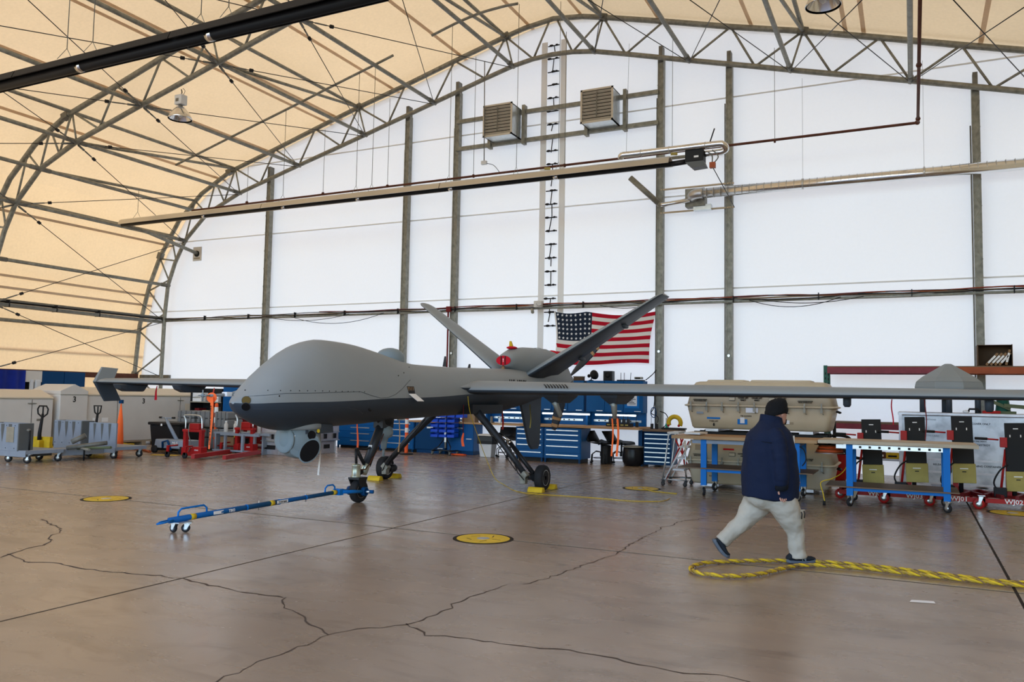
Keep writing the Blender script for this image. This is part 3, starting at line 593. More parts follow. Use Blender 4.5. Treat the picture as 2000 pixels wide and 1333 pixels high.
# landing gear
def wheel(name, c, r, w, parent, rim='white_paint', ax=(1,0,0), tread='rubber'):
    t = MB(); t.lathe([(r*.58,-w*.42),(r*.8,-w/2),(r*.95,-w*.42),(r,-w*.25),(r,w*.25),(r*.95,w*.42),(r*.8,w/2),(r*.58,w*.42)], c, ax, 28); o = t.build('tire', tread, parent)
    h = MB(); h.lathe([(.012,-w*.3),(r*.35,-w*.3),(r*.5,-w*.38),(r*.62,-w*.44),(r*.62,w*.44),(r*.5,w*.38),(r*.35,w*.3),(.012,w*.3)], c, ax, 24); h.build('rim', rim, parent)
    b = MB()
    for k in range(6):
        a = 2*pi*k/6; A_ = V(ax); u = A_.orthogonal().normalized(); v = A_.cross(u); p = V(c)+(u*cos(a)+v*sin(a))*r*.42
        b.cyl(p-A_*w*.4, p+A_*w*.4, r*.055, n=6)
    b.cyl(V(c)-V(ax)*w*.42, V(c)+V(ax)*w*.42, r*.16, n=10); b.build('hub_bolts', 'steel' if rim != 'steel' else 'galv_dark', parent)
    return o
def gear(name, label=None):
    o = bpy.data.objects.new(name, None); COL.objects.link(o); o.parent = dr; o.location = (0,-YO,0)
    if label: o['label'] = label
    return o
for sg in (1,-1):
    g = gear('main_gear'); wx, wy = sg*1.69, 13.46
    wheel('wheel', (wx,wy,.225), .225, .165, g)
    m = MB(); m.tube([(sg*.18,13.3,1.60),(sg*.5,13.28,1.30),(sg*1.0,13.22,.83),(sg*1.46,13.17,.32)], [.10,.075,.058,.052], 12); m.build('strut', 'gear', g)
    m = MB(); m.cyl((sg*1.08,13.38,.82),(sg*1.58,13.32,.30), .042, n=12); m.build('shock_tube', 'blackmetal', g)
    m = MB(); m.cyl((sg*1.06,13.38,.845),(sg*1.085,13.38,.815), .05, n=12); m.cyl((sg*.85,13.36,.98),(sg*1.06,13.38,.85), .03, n=8); m.build('shock_collar', 'chrome', g)
    m = MB(); m.cbox((sg*1.47,13.17,.27), (.11,.13,.14), ry=sg*.8); m.box(min(sg*1.42,sg*1.52),max(sg*1.42,sg*1.52),13.1,13.22,.13,.25); m.build('strut_fitting', 'galv', g, bev=.01)
    m = MB(); m.cyl((sg*1.45,13.2,.26),(sg*1.66,13.46,.225), .035, n=8); m.cbox((sg*1.56,13.38,.25), (.08,.22,.12), rz=sg*-.4); m.ell((sg*1.52,13.5,.22), (.07,.1,.08), 10); m.build('brake', 'gear', g)
    m = MB(); m.tube([(sg*1.3,13.1,.5),(sg*1.4,13.05,.33),(sg*1.5,13.1,.2),(sg*1.56,13.25,.3)], .01, 5); m.tube([(sg*.6,13.15,1.2),(sg*1.0,13.12,.75),(sg*1.35,13.08,.36)], .009, 5); m.build('brake_hose', 'black', g)
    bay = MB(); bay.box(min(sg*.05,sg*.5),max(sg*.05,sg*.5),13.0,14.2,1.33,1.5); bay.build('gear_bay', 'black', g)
g = gear('nose_gear')
wheel('wheel', (0,10.34,.175), .175, .13, g, 'steel')
m = MB(); m.cyl((0,10.52,.56),(0,10.96,1.3), .072, n=14); m.box(-.09,.09,10.8,11.1,1.12,1.3); m.build('strut', 'gear', g)
m = MB(); m.cyl((0,10.44,.43),(0,10.56,.63), .062, n=14); m.build('strut_piston', 'oleo', g, label='olive metal lower strut piston')
m = MB(); m.lathe([(.075,0),(.078,.02),(.066,.03),(.066,.17),(.072,.18),(.06,.2),(.02,.21)], (0,10.26,.385), (0,0,1), 18); m.build('oleo_cylinder', 'oleo', g, label='greenish metal upright cylinder')
m = MB(); m.tube([(0,10.26,.58),(0,10.25,.7),(0,10.25,.82)], [.02,.022,.03], 8); m.tube([(0,10.25,.82),(0,10.4,.64),(0,10.52,.5)], [.03,.028,.022], 8); m.tube([(0,10.25,.82),(0,10.5,.80),(0,10.68,.84)], .018, 7); m.tube([(0,10.5,.5),(0,10.4,.46),(0,10.3,.42)], .035, 8); m.build('torque_link', 'blackmetal', g)
m = MB(); m.box(-.10,.10,10.2,10.42,.355,.385); 
for x in (-.085,.085): m.prism([(10.2,.36),(10.42,.36),(10.37,.16),(10.31,.16)], x-.007, x+.007, 'x')
m.build('fork', 'blackmetal', g)
m = MB(); m.box(-.03,.03,10.6,10.62,.78,.86); m.build('placard', 'label_white', g)
m = MB(); m.tube([(.06,10.6,.7),(.09,10.5,.6),(.06,10.42,.5),(.05,10.3,.5)], .009, 5); m.tube([(.07,10.9,1.1),(.08,10.7,.8),(.07,10.55,.62)], .008, 5); m.build('hose', 'rust', g)
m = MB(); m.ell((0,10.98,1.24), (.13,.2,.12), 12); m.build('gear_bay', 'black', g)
# sensor turret
tg = bpy.data.objects.new('sensor_turret', None); COL.objects.link(tg); tg.parent = dr; tg.location = (0, 8.93-YO, 1.0); tg.rotation_euler.z = radians(0)
MB().lathe([(.28,.18),(.285,.06),(.285,-.02),(.265,-.1),(.22,-.17),(.14,-.225),(.04,-.25)], (0,0,0), (0,0,1), 32).build('ball', 'plane_ball', tg)
MB().lathe([(.30,.34),(.31,.2),(.305,.155)], (0,0,0), (0,0,1), 32).build('mount_ring', 'plane', tg)
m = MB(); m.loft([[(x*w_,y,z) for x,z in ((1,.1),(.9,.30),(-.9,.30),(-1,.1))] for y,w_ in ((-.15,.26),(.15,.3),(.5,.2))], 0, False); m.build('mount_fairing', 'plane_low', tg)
# look direction towards camera side: face normal
fd = V((.80,-.58,-.08)).normalized(); sd_ = V((-.40,-.91,0)).normalized()
X = fd.to_track_quat('Z','Y').to_matrix().to_4x4()
def disc(mb, dirv, r, off, d0=.285, thick=.012, m=0, tilt=None, n=24, sx=1, sz=1):
    pass
sidev = V((.0,-1,0))
MB().lathe([(.19,.0),(.19,.02),(.175,.03),(.14,.034),(.01,.036)], tuple(V((-.10,-.60,0)).normalized()*.235+V((0,0,.02))), (-.12,-.95,0), 28).build('side_cap', 'plane_ball', tg)
r_ = V((.62,.78,0)); up = V((0,0,1)); fc = V((.78,-.62,0)).normalized()
FN = V((.74,-.66,-.12)).normalized(); RT = V((.66,.74,0)).normalized(); UPV = RT.cross(FN).normalized(); UPV = UPV if UPV.z > 0 else -UPV
fb = MB(); fb.loft([[tuple(FN*d+RT*(ex*cos(2*pi*j/26)*s+.06)+UPV*(ez*sin(2*pi*j/26)*s-.01)) for j in range(26)] for d, s in ((.12,1.0),(.235,.97),(.26,.86))] if False else [[tuple(FN*d+RT*(.22*s*cos(2*pi*j/26)+.05)+UPV*(.20*s*sin(2*pi*j/26)-.02)) for j in range(26)] for d, s in ((.10,1.02),(.225,1.0),(.255,.9))]); fb.build('sensor_face', 'plane_ball', tg)
def win(u, v, a, b, m, rot=0, d=.258, nm='window'):
    o = MB(); ring_ = []
    for dd in (d-.02, d+.004):
        ring_.append([tuple(FN*dd+RT*(u+a*cos(t)*cos(rot)-b*sin(t)*sin(rot))+UPV*(v+a*cos(t)*sin(rot)+b*sin(t)*cos(rot))) for t in [2*pi*j/24 for j in range(24)]])
    o.loft(ring_); o.build(nm, m, tg)
win(.02,.105,.038,.038,'glass'); win(.135,.115,.055,.06,'glass'); win(-.03,.025,.024,.024,'glass')
win(.115,-.095,.112,.162,'glass', -.55, .285)
win(.115,-.095,.125,.18,'plane_ball', -.55, .279, 'window_bezel')
win(-.085,.10,.04,.014,'label_white', 0, .256, 'placard'); win(.225,.17,.02,.025,'yellow', 0, .24, 'yellow_tag')
ch = MB(); ch.loft([[tuple(FN*d+RT*(.12+a*cos(t)*cos(-.55)-b*sin(t)*sin(-.55))+UPV*(-.10+a*cos(t)*sin(-.55)+b*sin(t)*cos(-.55))) for t in [2*pi*j/24 for j in range(24)]] for d,a,b in ((.0,.06,.08),(.1,.10,.15),(.2,.125,.185),(.272,.125,.182))]); ch.build('window_housing', 'plane_ball', tg)
# ------------------------------------------------------------------ streamers hanging from the drone
def streamer(name, label, p, L, w, m, drift=(0,0), top=None, n=10, yaw=.5, cord=0, tw=.6, taper=0):
    t = thing(name, label, 'streamer', p)
    mb = MB(); vs = []
    for i in range(n+1):
        s = i/n; ww = w*(.35+.65*min(1, (i+1)/3.)) if top else w; z = -cord-L*s; a = yaw+tw*s; ww *= 1-taper*s
        c = V((drift[0]*s+.012*sin(5*s+L*9), drift[1]*s, z)); d = V((cos(a), sin(a), 0))*ww/2; vs += [c-d, c+d]
    nv = V((-sin(yaw), cos(yaw), 0))*.003
    mb.add([tuple(v) for v in vs]+[tuple(v+nv) for v in vs], [(2*i,2*i+1,2*i+3,2*i+2) for i in range(n)]+[(2*n+2+2*i,2*n+2+2*i+1,2*n+2+2*i+3,2*n+2+2*i+2) for i in range(n)], 0, True)
    mb.build('ribbon', m, t)
    if cord: MB().cyl((0,0,.02),(0,0,-cord), .006, n=5).build('cord', 'red_dark', t)
    return t
CW = radians(-26)+pi*0
t = streamer('warning_streamer', 'big orange REMOVE BEFORE FLIGHT streamer hanging from the nose probe', (-7.99,7.66,1.585), .66, .125, 'orange_cloth', yaw=CW, tw=0, taper=.6)
t['label'] = 'wide orange streamer with black vertical lettering hanging from the nose probe'
# streamer folds over the boom: rounded head
hd = MB(); hd.lathe([(.064,-.004),(.064,.004)], (0,-.002,-.01), (sin(-CW),-cos(CW),0), 18); hd.build('head', 'orange_cloth', t)
text('REMOVE BEFORE FLIGHT', .045, t, loc=(.0,-.012,-.36), rot=(pi/2, -pi/2+pi, CW), ext=.001)
streamer('warning_streamer', 'dark red streamer looped over the nose probe above the orange one', (-8.01,7.70,1.70), .22, .035, 'red', yaw=CW)
streamer('warning_streamer', 'long white and tan streamer hanging behind the sensor turret', (.1-7.65,9.27,1.17), .62, .028, 'flag_white', (.0,-.01), yaw=CW, cord=.05)
streamer('warning_streamer', 'dull orange streamer hanging in front of the nose wheel strut top', (-7.9,10.6,1.22), .5, .035, 'orange', yaw=CW)
streamer('warning_streamer', 'thin pale orange streamer hanging left of the red and white delineator post', (-8.05,12.0,1.24), .58, .022, 'wood', yaw=CW)
streamer('warning_streamer', 'dark orange streamer under the fuselage against the blue wall cabinets', (-7.5,14.9,1.45), .46, .05, 'red', yaw=CW, tw=.1)
streamer('warning_streamer', 'small orange tag hanging on a string in front of the blue cabinet door', (-7.2,12.75,1.5), .24, .05, 'orange', (0,0), yaw=CW, cord=.5, top=1)
streamer('warning_streamer', 'pale yellow streamer hanging on the grey ventral fin', (-7.55,16.35,1.5), .52, .025, 'brass', yaw=CW)
streamer('warning_streamer', 'long orange streamer under the second pylon, left of the pair', (-4.60,13.3,1.36), .64, .035, 'orange_cloth', yaw=CW, tw=.1, cord=.04)
streamer('warning_streamer', 'long orange streamer under the second pylon, right of the pair', (-4.50,13.28,1.36), .64, .045, 'orange_cloth', yaw=CW, tw=.1, cord=.04)
streamer('warning_streamer', 'bright red streamer under the far wing near its tip', (-15.95,13.6,1.76), .33, .07, 'red_cloth', (-.04,0), yaw=CW)
streamer('warning_streamer', 'thin red streamer under the near wing, right of the small pod', (-.28,13.5,1.72), .38, .016, 'red_cloth', yaw=CW)
streamer('warning_streamer', 'thin dark red streamer under the near wing in front of the aluminium container', (.16,13.4,1.72), .58, .014, 'red_dark', yaw=CW)
# ------------------------------------------------------------------ chocks, tow bar, grounding wire
def chock(x, y, rz, l):
    t = thing('wheel_chock', l, 'chock', (x,y,0), rz, 'yellow wheel chocks')
    m = MB(); m.prism([(-.075,0),(.075,0),(.055,.055),(.03,.085),(-.03,.085),(-.055,.055)], -.14, .14, 'x'); m.build('wedge', 'yellow', t, bev=.006)
    MB().box(-.05,.06,-.055,-.05,.035,.055).build('worn_mark', 'ink', t)
chock(-5.94,13.16,0,'yellow chock in front of the near main wheel'); chock(-5.97,13.79,0,'yellow chock behind the near main wheel')
chock(-9.34,13.14,0,'yellow chock in front of the far main wheel'); chock(-9.34,13.78,0,'yellow chock behind the far main wheel')
t = thing('tow_bar', 'blue tow bar with yellow bands attached to the nose wheel', 'tow bar', (-7.74,6.95,0))
def PT(a): return V((.18*a, 2.95*a, .155+.07*a))
MB().cyl(PT(-.03), PT(.55), .034, n=12).build('rear_tube', 'blue', t); MB().cyl(PT(.36), PT(.93), .029, n=12).build('front_tube', 'blue', t)
for a, r, m in ((.08,.036,'yellow'),(.505,.036,'yellow'),(.915,.036,'yellow'),(.36,.038,'blue_bright'),(.55,.037,'blue_bright'),(.72,.034,'blue_bright')):
    MB().cyl(PT(a-.012 if m == 'yellow' else a-.004), PT(a+.012 if m == 'yellow' else a+.004), r, n=12).build('band', m, t)
for a in (.43,.72): p = PT(a); MB().cyl(p+V((0,0,-.06)), p+V((0,0,.06)), .007, n=6).build('lock_pin', 'zinc', t)
for a, b in ((-.0,.15),(.84,.92)):
    p, q = PT(a+.01), PT(b); MB().tube([p, p+V((0,.005,.08)), p+V((0,.05,.115)), q+V((0,-.05,.115)), q+V((0,-.005,.08)), q], .012, 8).build('handle', 'blue_bright', t)
m = MB(); p = PT(-.02); m.tube([(p.x-.03,p.y,p.z),(p.x-.035,p.y-.13,p.z-.01),(p.x,p.y-.2,p.z-.02),(p.x+.035,p.y-.13,p.z-.01),(p.x+.03,p.y,p.z)], .011, 7); m.build('tow_eye', 'blue_bright', t)
m = MB(); m.box(-.09,.09,-.03,.16,.115,.125); m.build('caster_plate', 'zinc', t)
caster(t, -.05, .02, .05, .032, .115, fork='zinc', hub='cart_gray'); caster(t, .06, .10, .05, .032, .115, fork='zinc', hub='cart_gray', rz=.6)
for a, b, s in ((.17,.23,'label_white'),(.52,.6,'label_white')):
    p, q = PT(a), PT(b); MB().cbox(tuple((p+q)/2+V((.0345,0,.004))), (.002,(q-p).length*.9,.04)).build('label', s, t)
p = PT(.27); text('TB03', .05, t, 'label_white', (p.x+.035,p.y,p.z), (pi/2,0,pi/2), ext=.001)
p = PT(.56); text('TOW BAR', .035, t, 'ink', (p.x+.037,p.y,p.z), (pi/2,0,pi/2), ext=.001)
h = MB(); P0 = PT(.93); h.cyl(P0, P0+V((0,.1,0)), .04, n=12); h.cbox(P0+V((0,.05,0)), (.12,.09,.09)); h.build('hinge_block', 'blue_bright', t)
for sx in (-1,1):
    a = P0+V((sx*.05,.08,0)); b = V((.09+sx*.13, 3.36, .175)); MB().cyl(a, b, .027, n=10).build('fork_arm', 'blue_bright', t)
    MB().lathe([(.02,-.03),(.065,-.03),(.07,-.01),(.07,.03),(.05,.045),(.045,.02),(.02,.02)], b, (sx,0,0), 20).build('wheel_cup', 'blue_dark', t)
    MB().cyl(b-V((sx*.02,0,0)), b+V((sx*.1,0,0)), .02, n=10).build('clamp_pin', 'zinc', t)
MB().cyl((.09+.14,3.36,.175),(.09+.27,3.4,.175), .028, n=10).build('lock_screw', 'blue', t)
wpts = [(-7.1,12.72,1.65),(-7.08,12.73,1.48),(-7.1,12.85,1.3),(-7.15,13.2,.95),(-7.15,13.6,.45),(-7.05,13.75,.12),(-6.87,13.78,.012),(-6.31,13.07,.008),(-5.86,12.83,.008),(-5.31,12.87,.008),(-4.77,12.9,.008),(-4.14,12.86,.008),(-3.76,13.03,.008),(-3.66,13.26,.008),(-3.67,13.58,.008)]
def smooth(P, k=6):
    P = [V(p) for p in P]; out = []
    for i in range(len(P)-1):
        a, b, c, d = P[max(i-1,0)], P[i], P[i+1], P[min(i+2,len(P)-1)]
        for j in range(k):
            s = j/k; out.append(.5*((2*b)+(c-a)*s+(2*a-5*b+4*c-d)*s*s+(3*b-a-3*c+d)*s**3))
    return out+[P[-1]]
MB().tube(smooth([(x,y,max(z,.008)) for x,y,z in wpts]), .006, 5).build('grounding_wire', 'yellow', None, 'thin yellow grounding wire drooping from the wing root and curving over the floor', 'wire')
MB().tube(smooth([(-4.54,14.81,.02),(-4.3,14.5,.01),(-4.0,14.36,.01),(-3.75,14.31,.01)]), .008, 5).build('grounding_wire', 'yellow', None, 'short yellow wire end beside the faded floor disc', 'wire')
# ------------------------------------------------------------------ workbenches along the end wall
def handle(mb, x0, x1, y, z, mi=0): mb.box(x0,x1,y-.028,y-.018,z-.012,z+.012,mi); mb.box(x0,x0+.012,y-.02,y,z-.01,z+.01,mi); mb.box(x1-.012,x1,y-.02,y,z-.01,z+.01,mi)
def drawer_cab(name, label, cat, x0, x1, y0, y1, z0, z1, rows, m='blue', hw=.86, hm='steel', group=None, foot=.1):
    t = thing(name, label, cat, ((x0+x1)/2,(y0+y1)/2,0), group=group); cx, cy = (x0+x1)/2, (y0+y1)/2; a, b, c, d = x0-cx, x1-cx, y0-cy, y1-cy
    m_ = MB(); m_.box(a,b,c+.02,d,z0,z1); m_.build('body', m, t, bev=.004)
    if foot:
        for x in (a+.02, b-.06): MB().box(x,x+.04,c,c+.05,0,z0).build('foot', 'blue_dark', t)
        MB().box(a+.05,b-.05,c+.12,d-.05,0.0,z0).build('plinth', 'black', t)
    H = z1-z0-.03; tot = sum(rows); z = z1-.015
    for r in rows:
        h = H*r/tot; dz = z-h
        dr_ = MB(); dr_.box(a+.02,b-.02,c,c+.03,dz+.006,z-.004); o = dr_.build('drawer', m, t, bev=.003)
        k = MB(); w = (b-a)*hw/2; handle(k, (a+b)/2-w, (a+b)/2+w, c, z-min(.07,h*.4)); k.build('handle', hm, o); z = dz
    return t
def door_cab(name, label, cat, x0, x1, y0, y1, z0, z1, n, m='blue', group=None, foot=.1, plates=True, hz=None):
    t = thing(name, label, cat, ((x0+x1)/2,(y0+y1)/2,0 if foot else z0), group=group); cx, cy = (x0+x1)/2, (y0+y1)/2; a, b, c, d = x0-cx, x1-cx, y0-cy, y1-cy
    o_ = 0 if foot else z0; z0 -= o_; z1 -= o_
    MB().box(a,b,c+.02,d,z0,z1).build('body', m, t, bev=.004)
    if foot: MB().box(a+.03,b-.03,c+.06,d-.05,0,z0).build('plinth', 'blue_dark', t)
    for i in range(n):
        u0, u1 = a+(b-a)*i/n+.008, a+(b-a)*(i+1)/n-.008
        o = MB().box(u0,u1,c,c+.025,z0+.01,z1-.01).build('door', m, t, bev=.003)
        if plates: MB().box((u0+u1)/2-.1,(u0+u1)/2+.1,c-.008,c,z1-.16,z1-.115).build('label_holder', 'steel', o)
        k = MB(); w = .07; zz = z0+.05 if hz is None else hz; k.box(u1-.04-.17,u1-.04,c-.02,c,zz-.008,zz+.008); k.build('handle', 'steel', o)
    return t
door_cab('base_cabinet','blue base cabinet with one door left of the waste bin','cabinet',-11.95,-11.1,20.25,20.8,.1,.87,1,hz=.45)
door_cab('base_cabinet','blue base cabinet behind the blue parts bins','cabinet',-13.0,-12.0,20.2,20.65,.1,.87,1,'blue_dark')
drawer_cab('drawer_cabinet','blue drawer cabinet left of the fluted ventral fin gap, left of the pair','drawers',-9.42,-8.62,19.5,20.15,.1,.88,[1,1,1.2,1.6,1.6])['label'] = 'left one of the two adjoining blue drawer cabinets under the long worktop'
drawer_cab('drawer_cabinet','right one of the two adjoining blue drawer cabinets under the long worktop','drawers',-8.58,-7.56,19.45,20.15,.1,.88,[1,1.1,1.4,2.2,1.2])
drawer_cab('drawer_cabinet','narrow blue seven-drawer cabinet at the right end of the workbench','drawers',-6.0,-5.3,19.7,20.3,.05,.86,[1,1,1,1,1,1,1],'blue_dark',.9,'zinc',foot=0)
MB().box(-6.15,-6.05,19.75,20.3,0,.88).build('bench_leg_panel', 'blue_dark', None, 'blue bench support panel left of the seven-drawer cabinet', 'panel')
drawer_cab('drawer_cabinet','low blue drawer cabinet seen under the nose, behind the nose gear strut','drawers',-16.05,-14.3,20.5,20.9,.08,.9,[1,1,1.2,1.2],hw=.4)
drawer_cab('drawer_cabinet','blue drawer cabinet behind the red and white delineator post','drawers',-14.25,-13.05,20.2,20.65,.08,.9,[1,1,1.2,1.2],hw=.8)
def plank(name, label, x0, x1, y0, y1, z, m='wood', th=.05, cat='worktop', e=None):
    t = MB().box(x0,x1,y0,y1,z-th,z).build(name, m, None, label, cat, bev=.004); return t
plank('worktop','long wooden worktop with worn particle board edge under the blue wall cabinets',-9.6,-6.02,19.42,20.55,.95)
plank('worktop','wooden worktop left of the fluorescent tubes, carrying cardboard boxes',-13.3,-9.7,20.2,20.85,.92)
plank('worktop','dark worktop end above the seven-drawer cabinet',-6.0,-5.15,19.6,20.5,.92,'wood_brown')
for k, (x0, x1, n, l) in enumerate([(-11.9,-10.75,2,'blue wall cabinet partly hidden behind the fuselage, leftmost'),(-10.7,-9.2,3,'blue wall cabinet behind the ventral fin'),(-9.15,-7.78,3,'blue wall cabinet above the right drawer cabinets'),(-7.72,-6.18,3,'rightmost blue wall cabinet with a paper notice')]):
    t = door_cab('wall_cabinet', l, 'cabinet', x0, x1, 20.2, 20.6, 1.30, 2.12, n, group='blue wall cabinets', foot=0, hz=.04)
    if k == 3:
        MB().box(.30,.68,-.21,-.204,.12,.62).build('notice_folder', 'blue_bright', t); MB().box(.36,.62,-.214,-.208,.18,.58).build('notice', 'paper', t)
        n_ = MB()
        for i in range(9): n_.box(.39,.39+.12+.08*((i*7) % 3)/2,-.217,-.214,.53-i*.038,.545-i*.038)
        n_.build('printed_lines', 'ink', t, kind='stuff')
for k, (x0, x1, l) in enumerate([(-10.7,-9.2,'blue back panel with power strip behind the ventral fin'),(-9.15,-7.78,'blue back panel with power strip above the left drawer cabinets'),(-7.72,-6.18,'blue back panel with power strip at the right end of the bench')]):
    t = thing('back_panel', l, 'panel', ((x0+x1)/2,20.5,.95), group='blue bench back panels'); a = (x1-x0)/2
    MB().box(-a,a,0,.06,0,.35).build('sheet', 'blue', t); MB().box(-a,-a+.05,-.3,0,0,.35).build('side', 'blue', t)
    MB().box(-a+.12,a-.12,-.03,0,.10,.155).build('power_strip', 'zinc', t); s = MB()
    for i in range(6): s.box(-a+.25+i*(2*a-.5)/6,-a+.29+i*(2*a-.5)/6,-.034,-.03,.112,.143)
    s.build('socket', 'ink', t, kind='stuff')
for x0, x1, l in ((-11.7,-10.8,'leftmost glowing fluorescent tube under the wall cabinets'),(-10.5,-9.25,'fluorescent tube glowing behind the red streamer and the ventral fin'),(-8.95,-7.55,'fluorescent tube glowing right of the propeller blade'),(-7.45,-6.3,'rightmost fluorescent tube glowing behind the orange streamers')):
    t = thing('tube_light', l, 'lamp', (x0,20.1,1.235), group='fluorescent tubes'); MB().box(0,x1-x0,-.03,.08,.02,.06).build('fitting', 'blue_dark', t)
    MB().cyl((.03,0,0),(x1-x0-.03,0,0), .022, n=8).build('tube', 'tubelight', t)
# things on the wall cabinets
t = thing('card_box','small dark grey box on top of the wall cabinets','box',(-8.02,20.45,2.12)); MB().box(-.13,.13,-.08,.08,0,.11).build('carton','card_dark',t); MB().box(-.14,.14,-.09,.09,.1,.12).build('lid','galv_dark',t)
t = thing('desk_fan','small black clip fan on top of the wall cabinets','fan',(-7.68,20.45,2.12)); m = MB(); m.lathe([(.01,0),(.12,.02),(.13,.06),(.1,.1),(.03,.14)], (.06,0,.15),(.7,-.5,.2),14); m.build('fan_head','black',t)
MB().lathe([(.07,0),(.07,.015),(.02,.03)],(0,0,0),(0,0,1),12).build('foot','black',t); MB().cyl((0,0,.02),(.03,0,.12),.014,n=6).build('stem','black',t); MB().ell((-.06,0,.13),(.05,.05,.05),8).build('motor','black',t)
t = thing('loudspeaker','black loudspeaker box on top of the wall cabinets','speaker',(-7.18,20.45,2.12)); MB().box(-.125,.125,-.1,.1,0,.26).build('cabinet','blackmetal',t,bev=.01); MB().box(-.105,.105,-.108,-.1,.02,.24).build('grille','black',t); MB().lathe([(.07,0),(.03,.004)],(0,-.108,.15),(0,-1,0),14).build('cone','rubber',t)
t = thing('router','black wireless router with raised antennas on the cabinet top','router',(-6.72,20.42,2.12)); MB().box(-.2,.2,-.1,.1,0,.03).build('case','black',t)
for x in (-.14,-.05,.12): MB().cyl((x,.06,.02),(x+.01*(x>0),.06,.22),.008,n=6).build('antenna','black',t)
t = thing('modem','grey modem lying on a black tray on the cabinet top','modem',(-6.36,20.42,2.12)); MB().box(-.14,.14,-.1,.1,0,.03).build('tray','black',t); MB().box(-.1,.1,-.07,.07,.05,.11).build('case','plate',t,bev=.01); MB().box(-.07,.06,-.072,-.068,.06,.09).build('front','ink',t)
# things on the worktops
for (x,y,w,d,h,m,l) in ((-11.85,20.45,.25,.25,.22,'card_dark','dark carton on the worktop, leftmost of the row'),(-11.3,20.45,.42,.3,.28,'card','brown cardboard box on the worktop behind the hanging tag'),(-10.92,20.4,.14,.12,.25,'white','white and red tall carton on the worktop'),(-10.72,20.5,.2,.2,.18,'wood_pale','small pale box beside the white and red carton'),(-12.15,20.4,.18,.12,.2,'paper','white and blue printed box behind the parts bins')):
    t = thing('carton', l, 'box', (x,y,.92)); MB().box(-w/2,w/2,-d/2,d/2,0,h).build('carton_body', m, t); MB().box(-w/2+.01,w/2-.01,-.02,.02,h,h+.003).build('tape', 'wood_pale', t)
    if m == 'white': MB().box(-w/2+.02,w/2-.02,-d/2-.003,-d/2,.03,.11).build('red_print', 'red_cloth', t)
t = thing('spray_bottle','white spray bottle on the worktop at the left power strip','bottle',(-10.35,20.4,.92)); MB().lathe([(.04,0),(.042,.01),(.042,.11),(.015,.15),(.015,.17)],n=14).build('bottle','white',t); MB().cbox((0,-.01,.185),(.03,.07,.03)).build('nozzle','white',t)
t = thing('binoculars','black case standing on the worktop beside the propeller blade','case',(-9.02,20.0,.95)); MB().box(-.06,.06,-.06,.06,0,.22).build('case','black',t,bev=.02)
t = thing('charger_rack','black radio charging rack with radios near the right end of the worktop','charger',(-6.72,19.95,.95)); MB().box(-.32,.34,-.1,.12,0,.09).build('base','black',t,bev=.008)
for i in range(5):
    o = MB().box(-.27+i*.12,-.2+i*.12,-.04,.03,.08,.2).build('radio','blackmetal',t); MB().cyl((-.25+i*.12,0,.2),(-.25+i*.12,0,.30),.007,n=5).build('antenna','black',o); MB().box(-.29+i*.12,-.21+i*.12,-.104,-.1,.03,.06).build('badge','brass',t)
for x, l in ((-5.86,'black handheld radio beside the column, left one'),(-5.74,'black handheld radio beside the column, right one'),(-6.25,'short black radio standing at the right end of the worktop')):
    t = thing('handheld_radio', l, 'radio', (x,19.95,.95 if x < -6 else .92)); MB().box(-.035,.035,-.025,.025,0,.13).build('body','black',t,bev=.006); MB().cyl((-.02,0,.13),(-.02,0,.3),.006,n=5).build('antenna','black',t); MB().lathe([(.009,0),(.009,.02)],(.018,0,.13)).build('knob','steel',t)
t = thing('cord_winder','yellow cable winder ring with red hubs on the worktop','winder',(-5.32,20.0,.92)); m = MB(); m.tube([(.15*cos(a)+.02,0,.17+.15*sin(a)) for a in [pi*(-.15+1.3*i/16) for i in range(17)]], .055, 8); m.build('ring','yellow',t)
for x in (-.12,.14): MB().lathe([(.03,0),(.03,.02)],(x,-.06,.1),(0,-1,0),10).build('hub','red',t)
MB().box(-.28,.3,-.12,.1,0,.045).build('tray','black',t,bev=.01)
t = thing('glue_gun','green and white bottle standing by the column','bottle',(-5.52,20.1,.92)); MB().box(-.035,.035,-.03,.03,0,.14).build('base','strap_green',t,bev=.006); MB().box(-.03,.03,-.025,.025,.14,.28).build('upper','white_paint',t,bev=.006)
for pts, l in ((([(-6.1,20.55,1.9),(-6.0,20.62,1.75),(-6.02,20.64,1.45),(-6.08,20.62,1.3),(-5.9,20.62,1.2),(-5.93,20.6,1.0)]),'black cable hanging beside the column right of the wall cabinets'),(([(-6.2,20.5,2.15),(-6.05,20.6,2.3),(-5.98,20.7,2.42)]),'thin cable rising from the modem to the column'),(([(-5.86,20.66,1.35),(-5.7,20.6,1.3),(-5.6,20.5,1.15),(-5.62,20.3,1.0),(-5.7,20.2,.93)]),'black cable looping down on the right of the column')):
    MB().tube(smooth(pts), .012, 5).build('cable', 'black', None, l, 'cable')
m = MB(); m.tube([(.07*cos(a),0,.13*sin(a)) for a in [2*pi*i/14 for i in range(15)]], .012, 5); m.build('cable_coil','blue_dark',None,'small coil of blue cable hanging left of the column','cable',loc=(-6.02,20.62,1.32))
